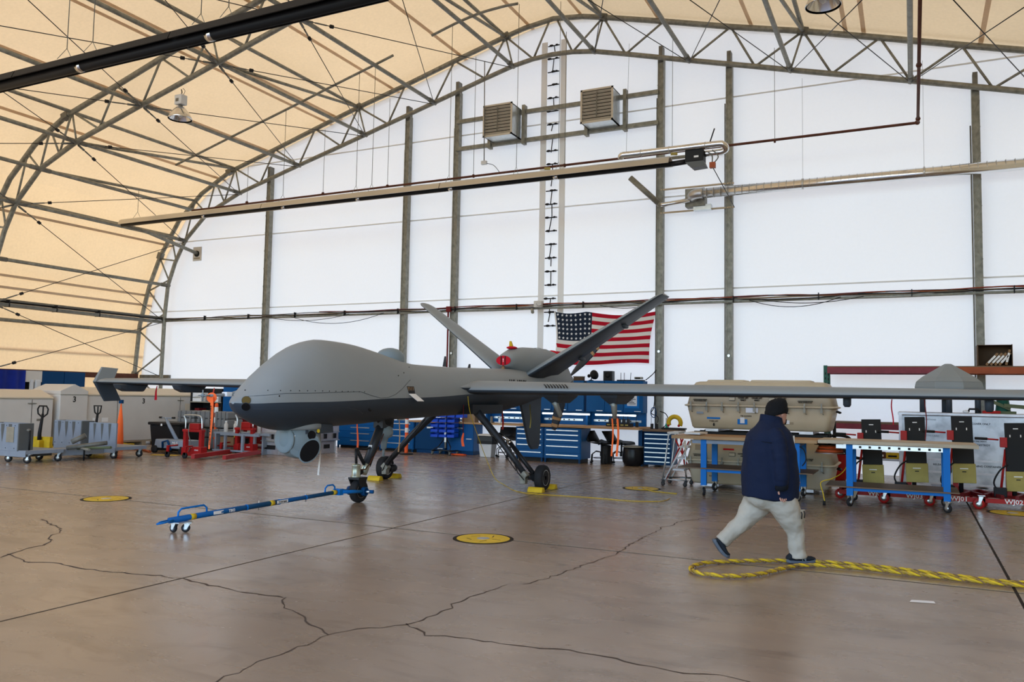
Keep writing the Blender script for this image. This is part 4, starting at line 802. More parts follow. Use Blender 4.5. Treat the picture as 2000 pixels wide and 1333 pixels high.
# waste bins
t = thing('waste_bin','pale grey tall waste bin with black bag and cream lid under the worktop','bin',(-10.48,19.95,0)); MB().loft([[(x*w,y*w*.8,z) for x,y in ((-1,-1),(1,-1),(1,1),(-1,1))] for z,w in ((0,.17),(.42,.21))],0,False).build('tub','white_paint',t,bev=.02)
MB().loft([[(x*w,y*w*.8,z) for x,y in ((-1,-1),(1,-1),(1.15,.3),(1,1),(-1,1))] for z,w in ((.36,.235),(.45,.24),(.58,.225))],0,False).build('bag','black_gloss',t,bev=.015); MB().loft([[(x*w,y*w*.8,z) for x,y in ((-1,-1),(1,-1),(1,1),(-1,1))] for z,w in ((.58,.235),(.60,.235),(.625,.2))],0,False).build('lid','crate_white',t,bev=.01)
t = thing('waste_barrel','round black bagged waste barrel with grey lid beside the seven-drawer cabinet','bin',(-6.28,19.75,0)); MB().lathe([(.2,0),(.26,.1),(.275,.25),(.25,.4),(.24,.46)],n=20).build('barrel','black_gloss',t); MB().lathe([(.25,.455),(.27,.46),(.26,.485),(.18,.5),(.02,.505)],n=20).build('lid','plate',t)
t = thing('bucket','black cylinder bin standing behind the orange streamers','bin',(-7.05,19.9,0)); MB().lathe([(.13,0),(.135,.02),(.13,.45),(.11,.47)],n=18).build('tub','black',t); MB().lathe([(.135,.44),(.14,.445),(.135,.46)],n=18).build('rim','blackmetal',t)
# stools
def stool(x, y, rz, l, backh=.2):
    t = thing('shop_stool', l, 'stool', (x,y,0), rz, 'black workshop stools')
    m = MB(); m.loft([[(-.22+.44*i/8, yy*(.9+.1*sin(pi*i/8)), zz+.03*((i-4)/4)**2) for i in range(9)] for yy, zz in ((.2,.50),(.1,.475),(-.1,.475),(-.2,.46))]+[[(-.22+.44*i/8, yy, zz-.02) for i in range(9)] for yy, zz in ((-.2,.45),(.2,.49))], 0, True, False, False); m.build('seat', 'black', t)
    m = MB(); m.loft([[(-.2+.4*i/8, .2+.05*j-.05*sin(pi*i/8), .49+.08*j*backh/.2) for i in range(9)] for j in range(4)], 0, True, False, False); o = m.build('backrest', 'black', t); s = o.modifiers.new('s','SOLIDIFY'); s.thickness = .02
    MB().cyl((0,0,.2),(0,0,.47),.02,n=8).build('post','blackmetal',t); MB().cyl((0,0,.16),(0,0,.26),.035,n=8).build('column','blackmetal',t); MB().cyl((0,0,.44),(-.12,0,.42),.008,n=5).build('lever','black',t)
    for k in range(5):
        a = 2*pi*k/5+.3; o = MB().tube([(0,0,.25),(.14*cos(a),.14*sin(a),.27),(.24*cos(a),.24*sin(a),.2),(.25*cos(a),.25*sin(a),.06)], .012, 6).build('leg','blackmetal',t); MB().lathe([(.025,-.012),(.03,0),(.025,.012)],(.25*cos(a),.25*sin(a),.03),(sin(a),-cos(a),0),10).build('caster','black',o)
    t.scale = (1.25,1.25,1.12)
    MB().tube([(.17*cos(2*pi*i/20),.17*sin(2*pi*i/20),.12) for i in range(20)], .009, 5, closed=True).build('foot_ring','blackmetal',t); return t
stool(-10.0,20.15,.3,'black stool partly hidden by the main gear strut, left of the pair'); stool(-9.68,20.1,.1,'black stool left of the drawer cabinets, its wide back towards the room'); stool(-7.2,20.0,1.25,'black shell stool right of the drawer cabinets'); stool(-6.75,20.25,1.35,'black shell stool behind the waste barrel')
# parts bin rack
t = thing('bin_rack','wheeled rack of blue plastic parts bins under the fuselage','rack',(-11.85,20.0,0)); MB().box(-.02,.02,-.02,.02,.18,1.25).build('mast','galv_dark',t); MB().box(-.03,.03,-.026,-.02,.35,.62).build('mast_plate','zinc',t)
for sx in (-1,1):
    MB().tube([(0,0,.5),(sx*.2,-.05,.22),(sx*.28,-.25,.12)], .014, 6).build('brace','blackmetal',t); MB().box(sx*.28-.015,sx*.28+.015,-.28,.2,.1,.13).build('base_bar','blackmetal',t); caster(t, sx*.28,-.25,.035,.025,.1,fork='galv_dark'); caster(t, sx*.28,.17,.035,.025,.1,fork='galv_dark')
MB().box(-.28,.28,-.02,.02,.1,.13).build('cross_bar','blackmetal',t)
for r in range(5):
    for c in range(3 if r else 4):
        x = -.42+c*.27; z = 1.05-r*.14; o = MB()
        for a in (0,): o.box(x,x+.24,-.15,.1,z,z+.008); o.box(x,x+.006,-.15,.1,z,z+.11); o.box(x+.234,x+.24,-.15,.1,z,z+.11); o.box(x,x+.24,.094,.1,z,z+.12); o.prism([(-.15,z),(-.144,z),(-.12,z+.075),(-.126,z+.075)], x, x+.24, 'x')
        o.build('parts_bin','bin_blue',t)
for r in range(4): MB().box(-.45,.45,.1,.112,1.1-r*.14,1.14-r*.14).build('louvre_rail','blue_dark',t)
m = MB(); m.tube([(-11.4+.35*cos(i*.9)*(.3+i*.02),19.95+.12*sin(i*1.1),.02+.008*(i % 3)) for i in range(30)], .012, 5); m.build('air_hose','orange',None,'heap of orange hose on the floor under the left worktop','hose')
def delineator(x, y, h, l):
    t = thing('delineator_post', l, 'post', (x,y,0)); MB().lathe([(.05,.04),(.052,.06),(.048,h-.06),(.05,h-.04),(.03,h)],n=16).build('post','orange',t); MB().lathe([(.19,0),(.2,.01),(.19,.03),(.06,.045)],n=8).build('base','rubber',t)
    for z in (h*.8,h*.58): MB().lathe([(.0525,0),(.0525,h*.12)],(0,0,z),n=16,caps=False).build('reflective_band','label_white',t)
    return t
delineator(-12.7,19.3,1.06,'orange delineator post standing under the fuselage before blue drawers'); delineator(-17.85,17.3,1.32,'tall orange and white delineator post behind the orange streamer')
# ------------------------------------------------------------------ tan shipping containers, tables, step ladder
def container(z0, label, top=True, dx=0):
    t = thing('shipping_case', label, 'case', (-2.6+dx,16.25,z0), group='tan moulded shipping cases'); hw, hd = 1.33, .62
    def rr(w, d, z, r=.1, n=4):
        return [(sx*(w-r)+r*cos(a), sy*(d-r)+r*sin(a), z) for sx, sy, a0 in ((1,1,0),(-1,1,pi/2),(-1,-1,pi),(1,-1,3*pi/2)) for a in [a0+pi/2*i/n for i in range(n+1)]]
    MB().loft([rr(hw-.12,hd-.1,.05),rr(hw-.09,hd-.07,.09),rr(hw-.01,hd-.01,.48)]).build('base','tan',t)
    MB().loft([rr(hw,hd,.47,.08),rr(hw+.03,hd+.03,.48,.08),rr(hw+.03,hd+.03,.50,.08),rr(hw,hd,.51,.08)]).build('rim','tan',t)
    MB().loft([rr(hw-.01,hd-.01,.51),rr(hw-.08,hd-.05,.84,.14),rr(hw-.14,hd-.12,.93,.14),rr(hw-.2,hd-.18,.95,.14)]).build('lid','tan',t)
    for x0, x1 in ((-1.02,-.25),(-.2,.95)): MB().loft([rr((x1-x0)/2,.36,.94,.08),rr((x1-x0)/2-.04,.32,.985,.08)]).build('lid_rib','tan',t).location = ((x0+x1)/2,0,0)
    for x in (-1.22,-.92,-.63,-.33,-.04,.25,.54,.84,1.13):
        m = MB(); m.box(x-.012,x+.012,-hd-.05,-hd-.035,.43,.56); m.box(x-.022,x+.022,-hd-.06,-hd-.03,.39,.46); m.cyl((x-.03,-hd-.05,.475),(x+.03,-hd-.05,.475),.01,n=6); m.cyl((x+.02,-hd-.05,.38),(x+.035,-hd-.055,.365),.012,n=6); m.build('latch','galv',t)
    for x in (-.45,.27): m = MB(); m.box(x-.055,x+.055,-hd-.015,-hd+.04,.585,.66); m.build('recessed_handle','galv_dark',t,bev=.006); MB().box(x-.05,x+.05,-hd-.022,-hd-.012,.60,.645).build('handle_plate','tan',t)
    for sx in (-1,1): m = MB(); m.tube([(sx*(hw+.0),-.1,.42),(sx*(hw+.06),-.1,.40),(sx*(hw+.06),.1,.40),(sx*hw,.1,.42)], .02, 6); m.build('side_handle','black',t)
    for sx in (-1,1): MB().box(sx*.85-.12,sx*.85+.12,-hd+.1,hd-.1,0,.06).build('skid','alu',t)
    def label_(x0,x1,z0_,z1_,m_,nm='label',y=None): 
        yy = -hd-.004 if y is None else y; MB().box(x0,x1,yy-.004,yy,z0_,z1_).build(nm,m_,t)
    if top:
        label_(-.93,-.68,.235,.27,'blue_bright','stripe',-hd+.045); text('FORK LIFT',.036,t,loc=(-.8,-hd+.035,.195),ext=.002); m = MB(); m.prism([(-.012,.16),(.012,.16),(.012,.13),(.025,.13),(0,.095),(-.025,.13),(-.012,.13)],-hd+.044,-hd+.05,'y'); o = m.build('arrow','ink',t); o.location.x = -.8
        label_(-1.12,-.99,.33,.37,'cart_gray','plate',-hd+.008); label_(-.36,-.18,.15,.28,'blue_bright','tape',-hd+.05); label_(-.31,-.23,.17,.28,'paper','label',-hd+.045); text('TIE DOWN',.04,t,loc=(-.2,-hd+.02,.305),ext=.002)
        label_(-.2,.02,.37,.46,'paper','shipping_label',-hd+.005); label_(.44,.57,.18,.25,'paper','tag',-hd+.05); label_(.42,.64,.17,.27,'tan_dark','faded_patch',-hd+.055)
    for x in (-.25,.0,.43): text('COVER LIFT',.036,t,loc=(x,-hd-.0,.64),ext=.012); text('ONLY',.036,t,loc=(x,-hd+.002,.60),ext=.012)
    for x in (-1.05,.85): text('CAUTION RELEASE PRESSURE',.02,t,loc=(x,-hd-.004,.60),ext=.014); text('BEFORE OPENING COVER',.02,t,loc=(x,-hd-.004,.575),ext=.014)
    label_(-1.15,-.97,.68,.78,'tan_dark','faded_patch',-hd+.03); label_(.1,.45,.72,.76,'teal','strip',-hd+.025); label_(.16,.38,.71,.77,'paper','label',-hd+.022)
    if not top: MB().box(-.62,-.42,-hd+.02,-hd+.03,.7,.73).build('sticker','red_cloth',t); text('FORK LIFT',.036,t,loc=(-.8,-hd+.03,.2),ext=.003)
    return t
container(.03,'lower one of the two stacked tan moulded cases behind the tables',False,.0)
container(1.07,'upper one of the two stacked tan moulded cases behind the walking person',True,.0)
t = thing('pallet','low dark pallet between the two stacked tan cases','pallet',(-2.6,16.25,1.016))
for y in (-.48,0,.4): MB().box(-1.2,1.2,y,y+.09,0,.05).build('slat','black',t)
MB().box(-.14,.14,-.3,.3,0,.03).build('foam_sheet','label_white',None,'white sheet edge lying on the left table end','sheet',loc=(-3.55,14.9,1.045))
def bench(label, x0, x1, ya, yb, topx0, topx1, z, sh, sx0, sx1, wood, strip=False):
    t = thing('work_table', label, 'table', ((x0+x1)/2,(ya+yb)/2,0)); cx, cy = (x0+x1)/2,(ya+yb)/2; a, b, c, d = x0-cx, x1-cx, ya-cy, yb-cy
    MB().box(topx0-cx,topx1-cx,c-.12,d+.06,z-.055,z).build('tabletop',wood,t,bev=.004)
    for x in (a,b):
        for y in (c,d):
            MB().box(x-.05,x+.05,y-.03,y+.03,.17,z-.055).build('leg','blue_bright',t,bev=.004); caster(t,x,y,.07,.045,.18,rz=random.uniform(-2,2))
        MB().box(x-.03,x+.03,c,d,z-.12,z-.06).build('end_rail','blue_bright',t)
    MB().box(a-.2,b+.05,c-.028,c-.02,z-.13,z-.065).build('front_rail','zinc' if strip else 'cart_gray',t)
    MB().box(a,b,d-.01,d+.01,z-.13,z-.06).build('rear_rail','blue_bright',t)
    for y in (c,d): MB().box(a,b,y-.012,y+.012,sh-.07,sh-.02).build('shelf_rail','blue_bright',t)
    MB().box(sx0-cx,sx1-cx,c-.06,d+.03,sh-.02,sh).build('shelf','wood_brown',t)
    if strip:
        s = MB()
        for i in range(9): x = a+.16+(b-a-.25)*i/8; s.box(x-.018,x+.018,c-.034,c-.028,z-.115,z-.08)
        s.build('socket','ink',t,kind='stuff')
    return t
bench('long work table with blue legs and thick wooden top in front of the tan cases',-3.3,-1.75,14.42,15.3,-3.85,-1.42,1.03,.48,-3.75,-1.5,'wood')
bench('work table with blue legs, pale top and power strip before the red jacks',-.93,.45,14.3,15.15,-1.4,.88,1.05,.32,-1.3,.62,'wood_pale',True)
MB().tube(smooth([(-1.70,14.35,.92),(-1.62,14.33,.85),(-1.60,14.34,.7),(-1.66,14.36,.6)]), .01, 5).build('cable','black',None,'black cable hanging from the right end of the long table','cable')
t = thing('step_ladder','white and silver rolling step ladder left of the tan cases','ladder',(-4.15,15.85,0))
for y in (-.25,.25):
    MB().tube([(-.22,y,.07),(-.16,y,.5),(-.10,y,.98),(0,y,1.03)], .016, 7).build('side_rail','zinc',t); MB().tube([(-.18,y,.1),(.22,y,.88)], .016, 7).build('slanted_rail','white_paint',t); MB().tube([(.24,y,.1),(.22,y,.88)], .014, 7).build('rear_rail','zinc',t); MB().tube([(-.22,y,.12),(.26,y,.12)], .012, 6).build('base_rail','zinc',t)
    for x in (-.21,.22): caster(t,x,y,.04,.025,.12,fork='blackmetal')
for k, z in enumerate((.3,.52,.74)): MB().box(-.02+k*.06,.2+k*.04,-.25,.25,z,z+.03).build('step','white_paint',t)
MB().box(-.12,.1,-.28,.28,1.0,1.035).build('top_step','white_paint',t); MB().tube([(-.2,-.25,.16),(.24,.25,.14)], .009, 5).build('cross_brace','black',t)
t = thing('folding_frame','red folding frame leaning behind the step ladder','frame',(-4.35,16.9,0))
for i, (a, b) in enumerate((((-.3,0,0),(.05,0,.85)),((.3,0,0),(-.12,0,.85)),((-.18,.1,.1),(.15,.1,.8)),((.15,-.1,.05),(0,0,.85)))): MB().cyl(a,b,.018,n=6).build('strut','red',t)
# ------------------------------------------------------------------ red wing jacks
def jack(x, label, name_, dx=0, tall=0, handle_=True, paint='brass'):
    t = thing('wing_jack', label, 'jack', (x,15.45,0), group='red wing jacks')
    fr = MB().box(-.38,.42,-.25,-.19,.10,.17).build('front_beam','red',t,bev=.004); MB().box(-.38,.42,.62,.68,.10,.17).build('rear_beam','red',t,bev=.004)
    text(name_,.10,t,'label_white',(-.05+dx,-.253,.135),ext=.002,sx=1.1)
    for a, b in (((-.36,-.2),(-.1,.65)),((.4,-.2),(.1,.65)),((-.1,-.2),(-.36,.65)),((.1,-.2),(.36,.65))):
        m = MB(); A_ = V((a[0],a[1],.2)); B_ = V((b[0],b[1],.2)); d = B_-A_; m.cbox(tuple((A_+B_)/2), (.05,d.length,.06), rz=-math.atan2(d.x,d.y)); m.build('frame_arm','red_dark',t)
    for px, py in ((.32,-.32),(-.38,-.05),(.32,.75),(-.32,.75)): caster(t,px,py,.085,.04,.22,tire='red',hub='zinc',rz=random.uniform(-.6,.6))
    MB().box(-.02,.06,.12,.2,.2,1.0+tall).build('mast','red',t,bev=.004); MB().cyl((-.10,.1,.25),(-.02,.12,.95),.02,n=7).build('mast_brace','red',t); MB().cyl((.1,.16,.2),(.1,.16,.75),.035,n=10).build('hydraulic_ram','blackmetal',t)
    MB().box(-.1,.0,.02,.12,.98+tall,1.14+tall).build('winch_block','red',t,bev=.006)
    if handle_:
        MB().cyl((-.12,.05,1.1+tall),(-.3,.02,1.11+tall),.014,n=6).build('handle_rod','red',t); MB().cyl((-.28,.02,1.11+tall),(-.46,0,1.115+tall),.022,n=8).build('handle_grip','black',t)
    px = .16; X = Matrix.Translation((px,.12,0)) @ Matrix.Rotation(-.03,4,'Y') @ Matrix.Rotation(.03,4,'X')
    MB().box(-.155,.155,-.02,.0,.56+tall,1.38+tall,0,X).build('cradle_board','black',t,label='matt black upright board',bev=.006)
    p = MB(); p.box(-.17,.17,-.05,-.02,.28+tall,.6+tall,0,X); p.build('cradle_pocket',paint,t,bev=.006); q = MB()
    q.box(-.06,.06,-.055,-.05,.51+tall,.525+tall,0,X); q.build('pocket_label','label_white',t)
    MB().box(-.03,.03,-.055,-.05,.46+tall,.475+tall,0,X).build('pocket_print','ink',t)
    s = MB(); s.box(-.035,.035,-.025,-.02,1.28+tall,1.295+tall,0,X); s.build('hand_slot','label_white',t)
    m = MB(); m.box(-.09,-.075,-.025,-.02,1.15+tall,1.19+tall,0,X); m.build('slot','label_white',t); m = MB(); m.box(.06,.075,-.025,-.02,1.15+tall,1.19+tall,0,X); m.build('slot','label_white',t)
    MB().tube(smooth([(.0,.05,.7),(-.12,-.02,.6),(-.2,0,.4),(-.1,.05,.25),(.0,.1,.3)]), .014, 5).build('hose','black',t)
    m = MB(); m.box(-.2,-.02,-.02,.14,.18,.33); m.build('hand_pump','black',t,bev=.01); return t
jack(-.78,'red wing jack at the far left, its black board behind the pale table','WJ04',dx=.25)
jack(-.1,'red wing jack marked WJ03 with its black board just above the pale table','WJ03',dx=.15,tall=.06)
jack(.6,'red wing jack marked WJ01 right of the pale table, tallest black board','WJ01',dx=.1,tall=.09)
jack(1.36,'red wing jack marked WJ02 at the right edge of the picture','WJ02',dx=.1)
# aluminium container with the grey domed pod
t = thing('aluminium_container','big weathered aluminium container behind the red jacks','container',(1.1,18.5,0)); MB().box(-1.34,1.7,-.6,.6,.12,1.44).build('shell','alu_panel',t,bev=.01); MB().box(-1.37,1.73,-.63,.63,1.44,1.50).build('lid_rim','alu',t,bev=.01)
for z in (.12,.34,.58): MB().box(-1.36,1.72,-.625,-.6,z,z+.035).build('rib','alu',t)
for x in (-1.36,1.66): MB().box(x,x+.06,-.63,-.57,.12,1.45).build('corner_post','alu',t)
for x in (-.6,.75): MB().box(x-.2,x+.2,-.55,.55,0,.12).build('skid','alu',t)
for s, x, z, z_ in (('REMOVE COVER ONLY',-.05,1.30,.05),('IN CASE OF FIRE DRAIN',-.05,.97,.035),('DO NOT DESTROY',-.02,.90,.05),('TOP',-.15,.83,.05),('RELEASE PRESSURE BEFORE OPENING CONTAINER',-.2,.50,.05),('CAUTION READ INSTRUCTIONS',-1.0,1.36,.04),('HANDLE WITH CARE',-.9,1.05,.05)): text(s,z_,t,'ink' if x > -.5 else 'cart_gray',(x,-.605,z),ext=.002)
MB().box(-.53,-.45,-.66,-.6,.36,.47).build('latch','rack_green',t)
t = thing('domed_pod','grey faceted dome cover on four legs standing on the aluminium container','pod',(.63,18.35,1.5))
def oct_(r, z, k=8, ph=pi/8): return [(r*1.0*cos(ph+2*pi*i/k), r*.8*sin(ph+2*pi*i/k), z) for i in range(k)]
MB().loft([oct_(.64,.44),oct_(.645,.50),oct_(.62,.60)],0,False).build('skirt','plane',t,bev=.01); MB().loft([oct_(.62,.60),oct_(.5,.70),oct_(.06,.965)],0,False).build('cone_top','plane',t,bev=.012); MB().lathe([(.05,.0),(.2,.01),(.42,.06),(.56,.14),(.6,.2)],(0,0,.26),n=24).build('belly','plane_dk',t)
for x, y in ((-.46,-.2),(-.06,.25),(0,-.3),(.5,-.1)): MB().cyl((x,y,0),(x,y,.42),.055,n=12).build('leg','plane_dk',t)
t = thing('green_fixture','green metal arm fixture lying on the container, right of the pod','fixture',(1.55,18.2,1.5)); MB().lathe([(.1,0),(.13,.05),(.1,.3),(.13,.32)],(.0,.1,.0),n=12).build('drum','rack_green',t); MB().cbox((-.12,-.05,.2),(.5,.1,.06),ry=.45).build('arm','olive',t); MB().cbox((.25,-.1,.14),(.5,.08,.07),ry=.08).build('long_arm','olive',t); MB().cyl((.3,-.1,.12),(.9,-.1,.02),.02,n=6).build('rod','black',t); MB().box(-.2,.2,-.12,.12,0,.05).build('foot','olive',t)
t = thing('headset','black headset and red clamp lying on the container top','headset',(1.05,18.0,1.5)); MB().tube([(-.1,0,.02),(-.08,0,.08),(.06,0,.08),(.09,0,.03)], .02, 6).build('band','black',t); MB().cbox((.28,0,.03),(.3,.08,.05),rz=.2).build('clamp','red',t); MB().ell((-.14,0,.03),(.06,.04,.03),8).build('cup','label_white',t)
# pallet rack
t = thing('pallet_rack','pallet rack with red and orange beams and green uprights along the wall','rack',(0,20.2,0))
for x in (-1.78,): 
    for y in (-.35,.35):
        o = MB().box(x-.04,x+.04,y-.03,y+.03,0,2.5).build('upright','rack_green',t); h = MB()
        for i in range(20): h.box(x-.012,x+.012,y-.034,y-.03,.2+i*.11,.25+i*.11)
        h.build('slot','black',o,kind='stuff')
for x0, x1, m in ((-1.74,.6,'rack_red'),(.6,3.2,'rack_orange')):
    for y in (-.37,.35): MB().box(x0,x1,y-.03,y+.03,2.32,2.46).build('beam',m,t,bev=.004)
MB().box(-1.74,3.2,-.36,.36,2.46,2.485).build('deck','wood_brown',t)
for y in (-.37,.35): MB().box(-1.74,3.2,y-.03,y+.03,1.08,1.2).build('beam','rack_red',t)
MB().box(-1.74,3.2,-.4,.36,1.2,1.24).build('shelf_board','wood_brown',t); MB().box(-1.9,3.2,-.32,-.3,.4,.44).build('lower_shelf','alu',t); MB().box(-1.0,3.2,-.36,.3,.42,.45).build('lower_board','alu',t); MB().box(-1.0,3.2,-.36,.3,.72,.75).build('lower_board','alu',t)
for x, z, w, h, m, l in ((-.78,.75,.3,.1,'red_dark','dark red tool box on the upper lower shelf behind WJ03'),(-.92,.45,.12,.2,'yellow','yellow box on the low metal shelf, leftmost'),(-.68,.45,.25,.14,'rust','brown tray on the low metal shelf'),(-.42,.45,.26,.13,'yellow','yellow tool lying on the low metal shelf')):
    t2 = thing('stored_box', l, 'box', (x,19.95,z)); MB().box(-w/2,w/2,-.1,.1,0,h).build('box_body',m,t2,bev=.01); MB().box(-w/3,w/3,-.105,-.1,h*.3,h*.6).build('label','label_white' if m != 'yellow' else 'ink',t2)
t = thing('cardboard_box','open cardboard box lying on its side on top of the rack','box',(1.57,20.2,2.49)); m = MB(); m.box(-.32,.32,-.2,.25,0,.012); m.box(-.32,-.305,-.2,.25,0,.45); m.box(.31,.325,-.2,.25,0,.46); m.box(-.32,.32,-.2,.25,.44,.452); m.box(-.32,.32,.24,.25,0,.45); m.build('carton','card_dark',t)
for i, (x, a) in enumerate(((-.17,.72),(-.09,.72),(-.01,.7),(.07,.68),(.2,.22))):
    b = thing('file_box', f'white-labelled brown file leaning in the open carton, {ORD[i]} from the left', 'file', (1.57+x,20.02,2.505), group='brown files in the carton'); X = Matrix.Rotation(a,4,'Y'); hh = .34
    m = MB(); m.box(-.022,.022,-.02,.2,0.012,hh,0,X); m.build('cover','card',b); m = MB(); m.box(-.02,.02,-.026,-.02,.07,.27,0,X); m.build('spine_label','label_white',b)
# shop vacuum and cord reel
t = thing('shop_vacuum','red and black shop vacuum behind the left end of the pale table','vacuum',(-1.42,17.6,.12)); MB().lathe([(.2,0),(.22,.05),(.24,.5),(.24,.52)],n=20).build('drum','red',t); MB().lathe([(.25,.52),(.26,.56),(.24,.64),(.16,.72),(.05,.74)],n=20).build('motor_head','black',t); MB().tube(smooth([(-.1,0,.72),(-.08,-.05,.86),(.15,-.05,.88),(.3,0,.8),(.35,-.1,.5),(.55,-.1,.45)]), .03, 7).build('hose','black',t); MB().box(-.03,.03,-.03,.03,.74,1.15).build('handle','black',t)
for a in range(3): MB().lathe([(.05,-.02),(.05,.02)],(.2*cos(a*2.1),.2*sin(a*2.1),-.07),(1,0,0),10).build('caster','black',t); MB().cyl((.2*cos(a*2.1),.2*sin(a*2.1),-.05),(.18*cos(a*2.1),.18*sin(a*2.1),.02),.015,n=5).build('caster_stem','black',t)
t = thing('cord_reel','orange extension cord wound on a reel under the pale table top','reel',(-1.28,14.9,.80)); MB().lathe([(.24,0),(.24,.01)],n=24).build('lower_flange','zinc',t); MB().lathe([(.2,.01),(.22,.03),(.2,.05),(.17,.08),(.16,.14)],n=24).build('wound_cord','rack_orange',t); MB().lathe([(.25,.14),(.25,.15)],n=24).build('upper_flange','black',t)
for k in range(5): MB().tube([((.215-.012*k)*cos(2*pi*i/24),(.215-.012*k)*sin(2*pi*i/24),.02+.026*k) for i in range(24)], .012, 5, closed=True).build('cord_turn','orange' if k % 2 else 'rack_orange',t)
MB().cyl((0,0,.15),(0,0,.195),.03,n=8).build('spindle','black',t)
MB().tube(smooth([(-.95,14.9,.72),(-1.05,14.6,.52),(-1.2,14.35,.42),(-1.36,14.25,.36),(-1.33,14.22,.2),(-1.30,14.2,.06)]), .009, 5).build('extension_cord','yellow',None,'thin yellow cord hanging off the lower shelf of the pale table','cord')
MB().cyl((-1.31,14.19,.0),(-1.31,14.2,.07),.022,n=7).build('cord_plug','black',None,'black plug at the end of the thin yellow cord','plug')
# ------------------------------------------------------------------ overhead heaters, pipes, duct, lamps
def heater(y, x0, x1, z, r, label, hood, clamps, chains, zc):
    t = thing('tube_heater', label, 'heater', ((x0+x1)/2,y,z)); a, b = x0-(x0+x1)/2, x1-(x0+x1)/2
    MB().cyl((a,0,-.05),(b,0,-.05), r, n=16).build('burner_tube','black',t)
    P = [(-.20,-.06),(-.15,.07),(-.06,.12),(.06,.12),(.15,.07),(.20,-.06),(.185,-.065),(.14,.055),(.055,.105),(-.055,.105),(-.14,.055),(-.185,-.065)]
    n = 3; L = (b-a-.1)/n
    for k in range(n):
        m = MB(); m.prism(P, a+.05+k*L+.01, a+.05+(k+1)*L-.01, 'x'); m.build('reflector',hood,t)
    for x in clamps: m = MB(); m.cyl((x-(x0+x1)/2-.06,0,-.05),(x-(x0+x1)/2+.06,0,-.05), r*1.12, n=16); m.build('clamp','chrome',t)
    for x in chains:
        xx = x-(x0+x1)/2; c = MB(); c.cyl((xx,0,.32),(xx,0,zc(x)-z),.007,n=4); c.cyl((xx,0,.32),(xx,-.16,.08),.005,n=4); c.cyl((xx,0,.32),(xx,.16,.08),.005,n=4); c.build('hanging_chain','galv_dark',t)
    return t
roofz = lambda x: hermite([p[0] for p in INN[::-1]], [p[1] for p in INN[::-1]], abs(x-XC))+.1
t = heater(17.7,-22.7,-4.75,6.98,.055,'long gas tube heater with tan reflector hanging in front of the end wall','reflector',(-19.1,-16,-13.4,-10.5,-7.6),(-22.0,-16.05,-13.49,-12.97,-10.57,-8.66,-7.54),roofz)
o = thing('x',None,None); bpy.data.objects.remove(o)
C0 = -(-22.7-4.75)/2
m = MB(); m.box(-4.45+C0,-4.05+C0,-.14,.14,-.08,.18); m.build('burner_box','black',t,bev=.01); m = MB(); m.prism([(-4.45+C0,-.08),(-4.05+C0,-.08),(-4.0+C0,-.2),(-4.3+C0,-.22)],-.13,.13,'y'); m.build('burner_cover','cart_gray2',t)
MB().cyl((-4.8+C0,0,-.05),(-4.45+C0,0,-.03),.06,n=12).build('burner_neck','blackmetal',t); MB().box(-4.25+C0,-4.15+C0,-.145,-.14,.0,.04).build('sticker','label_white',t)
t2 = thing('flue_pipe','short galvanized flue pipe above the heater end, with elbows','pipe',(-4.9,17.55,7.22)); MB().tube(smooth([(-1.05,.05,-.05),(-1.0,0,.0),(-.8,0,0),(0,0,0),(1.1,0,0),(1.28,0,-.02),(1.33,.1,-.1),(1.2,.15,-.14),(.8,.15,-.14)],3), .07, 12).build('flue','chrome',t2)
for x in (-.55,.1,.9): MB().cyl((x-.01,0,0),(x+.01,0,0),.076,n=12).build('joint_band','steel',t2)
MB().cyl((-.9,0,.05),(-.85,0,2.6),.004,n=4).build('hanger','galv_dark',t2); MB().cyl((1.0,0,.05),(1.1,0,.35),.015,n=5).build('strut','black',t2); MB().tube(smooth([(.95,0,-.15),(1.05,0,-.25),(1.05,0,-.42)]), .014, 5).build('gas_hose','galv_dark',t2); MB().tube(smooth([(1.05,0,-.12),(1.18,0,-.28),(1.08,0,-.42)]), .014, 5).build('gas_hose','galv_dark',t2); MB().box(1.0,1.12,-.05,.05,-.52,-.4).build('gas_valve','rack_orange',t2); MB().tube(smooth([(1.06,0,-.5),(1.1,1.0,-.72),(.95,3.0,-.72)]), .01, 5).build('cable','black',t2)
heater(8.6,-17.5,-6.2,7.0,.085,'big black gas tube heater overhead at the upper left, nearest the camera','black',(-15.6,-12.2,-9.3),(-12.59,-11.95,-9.53,-8.97),roofz)
m = MB(); m.tube([(-22.6,17.7,6.93),(-22.55,18.6,6.85),(-22.85,20.95,6.56)], .062, 10); m.build('exhaust_pipe','galv',None,'grey exhaust pipe from the heater end to the end wall vent plate','pipe')
t = thing('vent_plate','small square beige vent plate with round hole high on the end wall, left','vent',(-22.87,20.95,6.55)); MB().box(-.2,.2,0,.03,-.25,.25).build('plate','crate_white',t); MB().lathe([(.11,0),(.11,.03)],(0,0,0),(0,-1,0),16).build('collar','black',t); MB().box(-.14,.14,-.012,0,-.18,-.14).build('flashing','tan_dark',t)
for a, b, l in ((XC-11.4,XC-3.4,'support tube lying across the roof purlins above the far heater, long left one'),(XC-2.2,XC+.3,'short support tube across the purlins near the ridge')):
    n = 24; m = MB(); m.tube([(a+(b-a)*i/n,17.7,roofz(a+(b-a)*i/n)+.02) for i in range(n+1)], .035, 7); m.build('support_tube','galv',None,l,'tube')
t = thing('gas_pipe','dark red gas pipe crossing the end wall and turning towards the camera','pipe',(0,19.5,7.75)); MB().tube([(-21.6,0,-.05),(-10,0,.0),(.1,0,.03),(.16,0,.03),(.18,-.06,.03),(.18,-.4,.03),(.18,-12,.0)], .032, 8).build('pipe_run','rust',t)
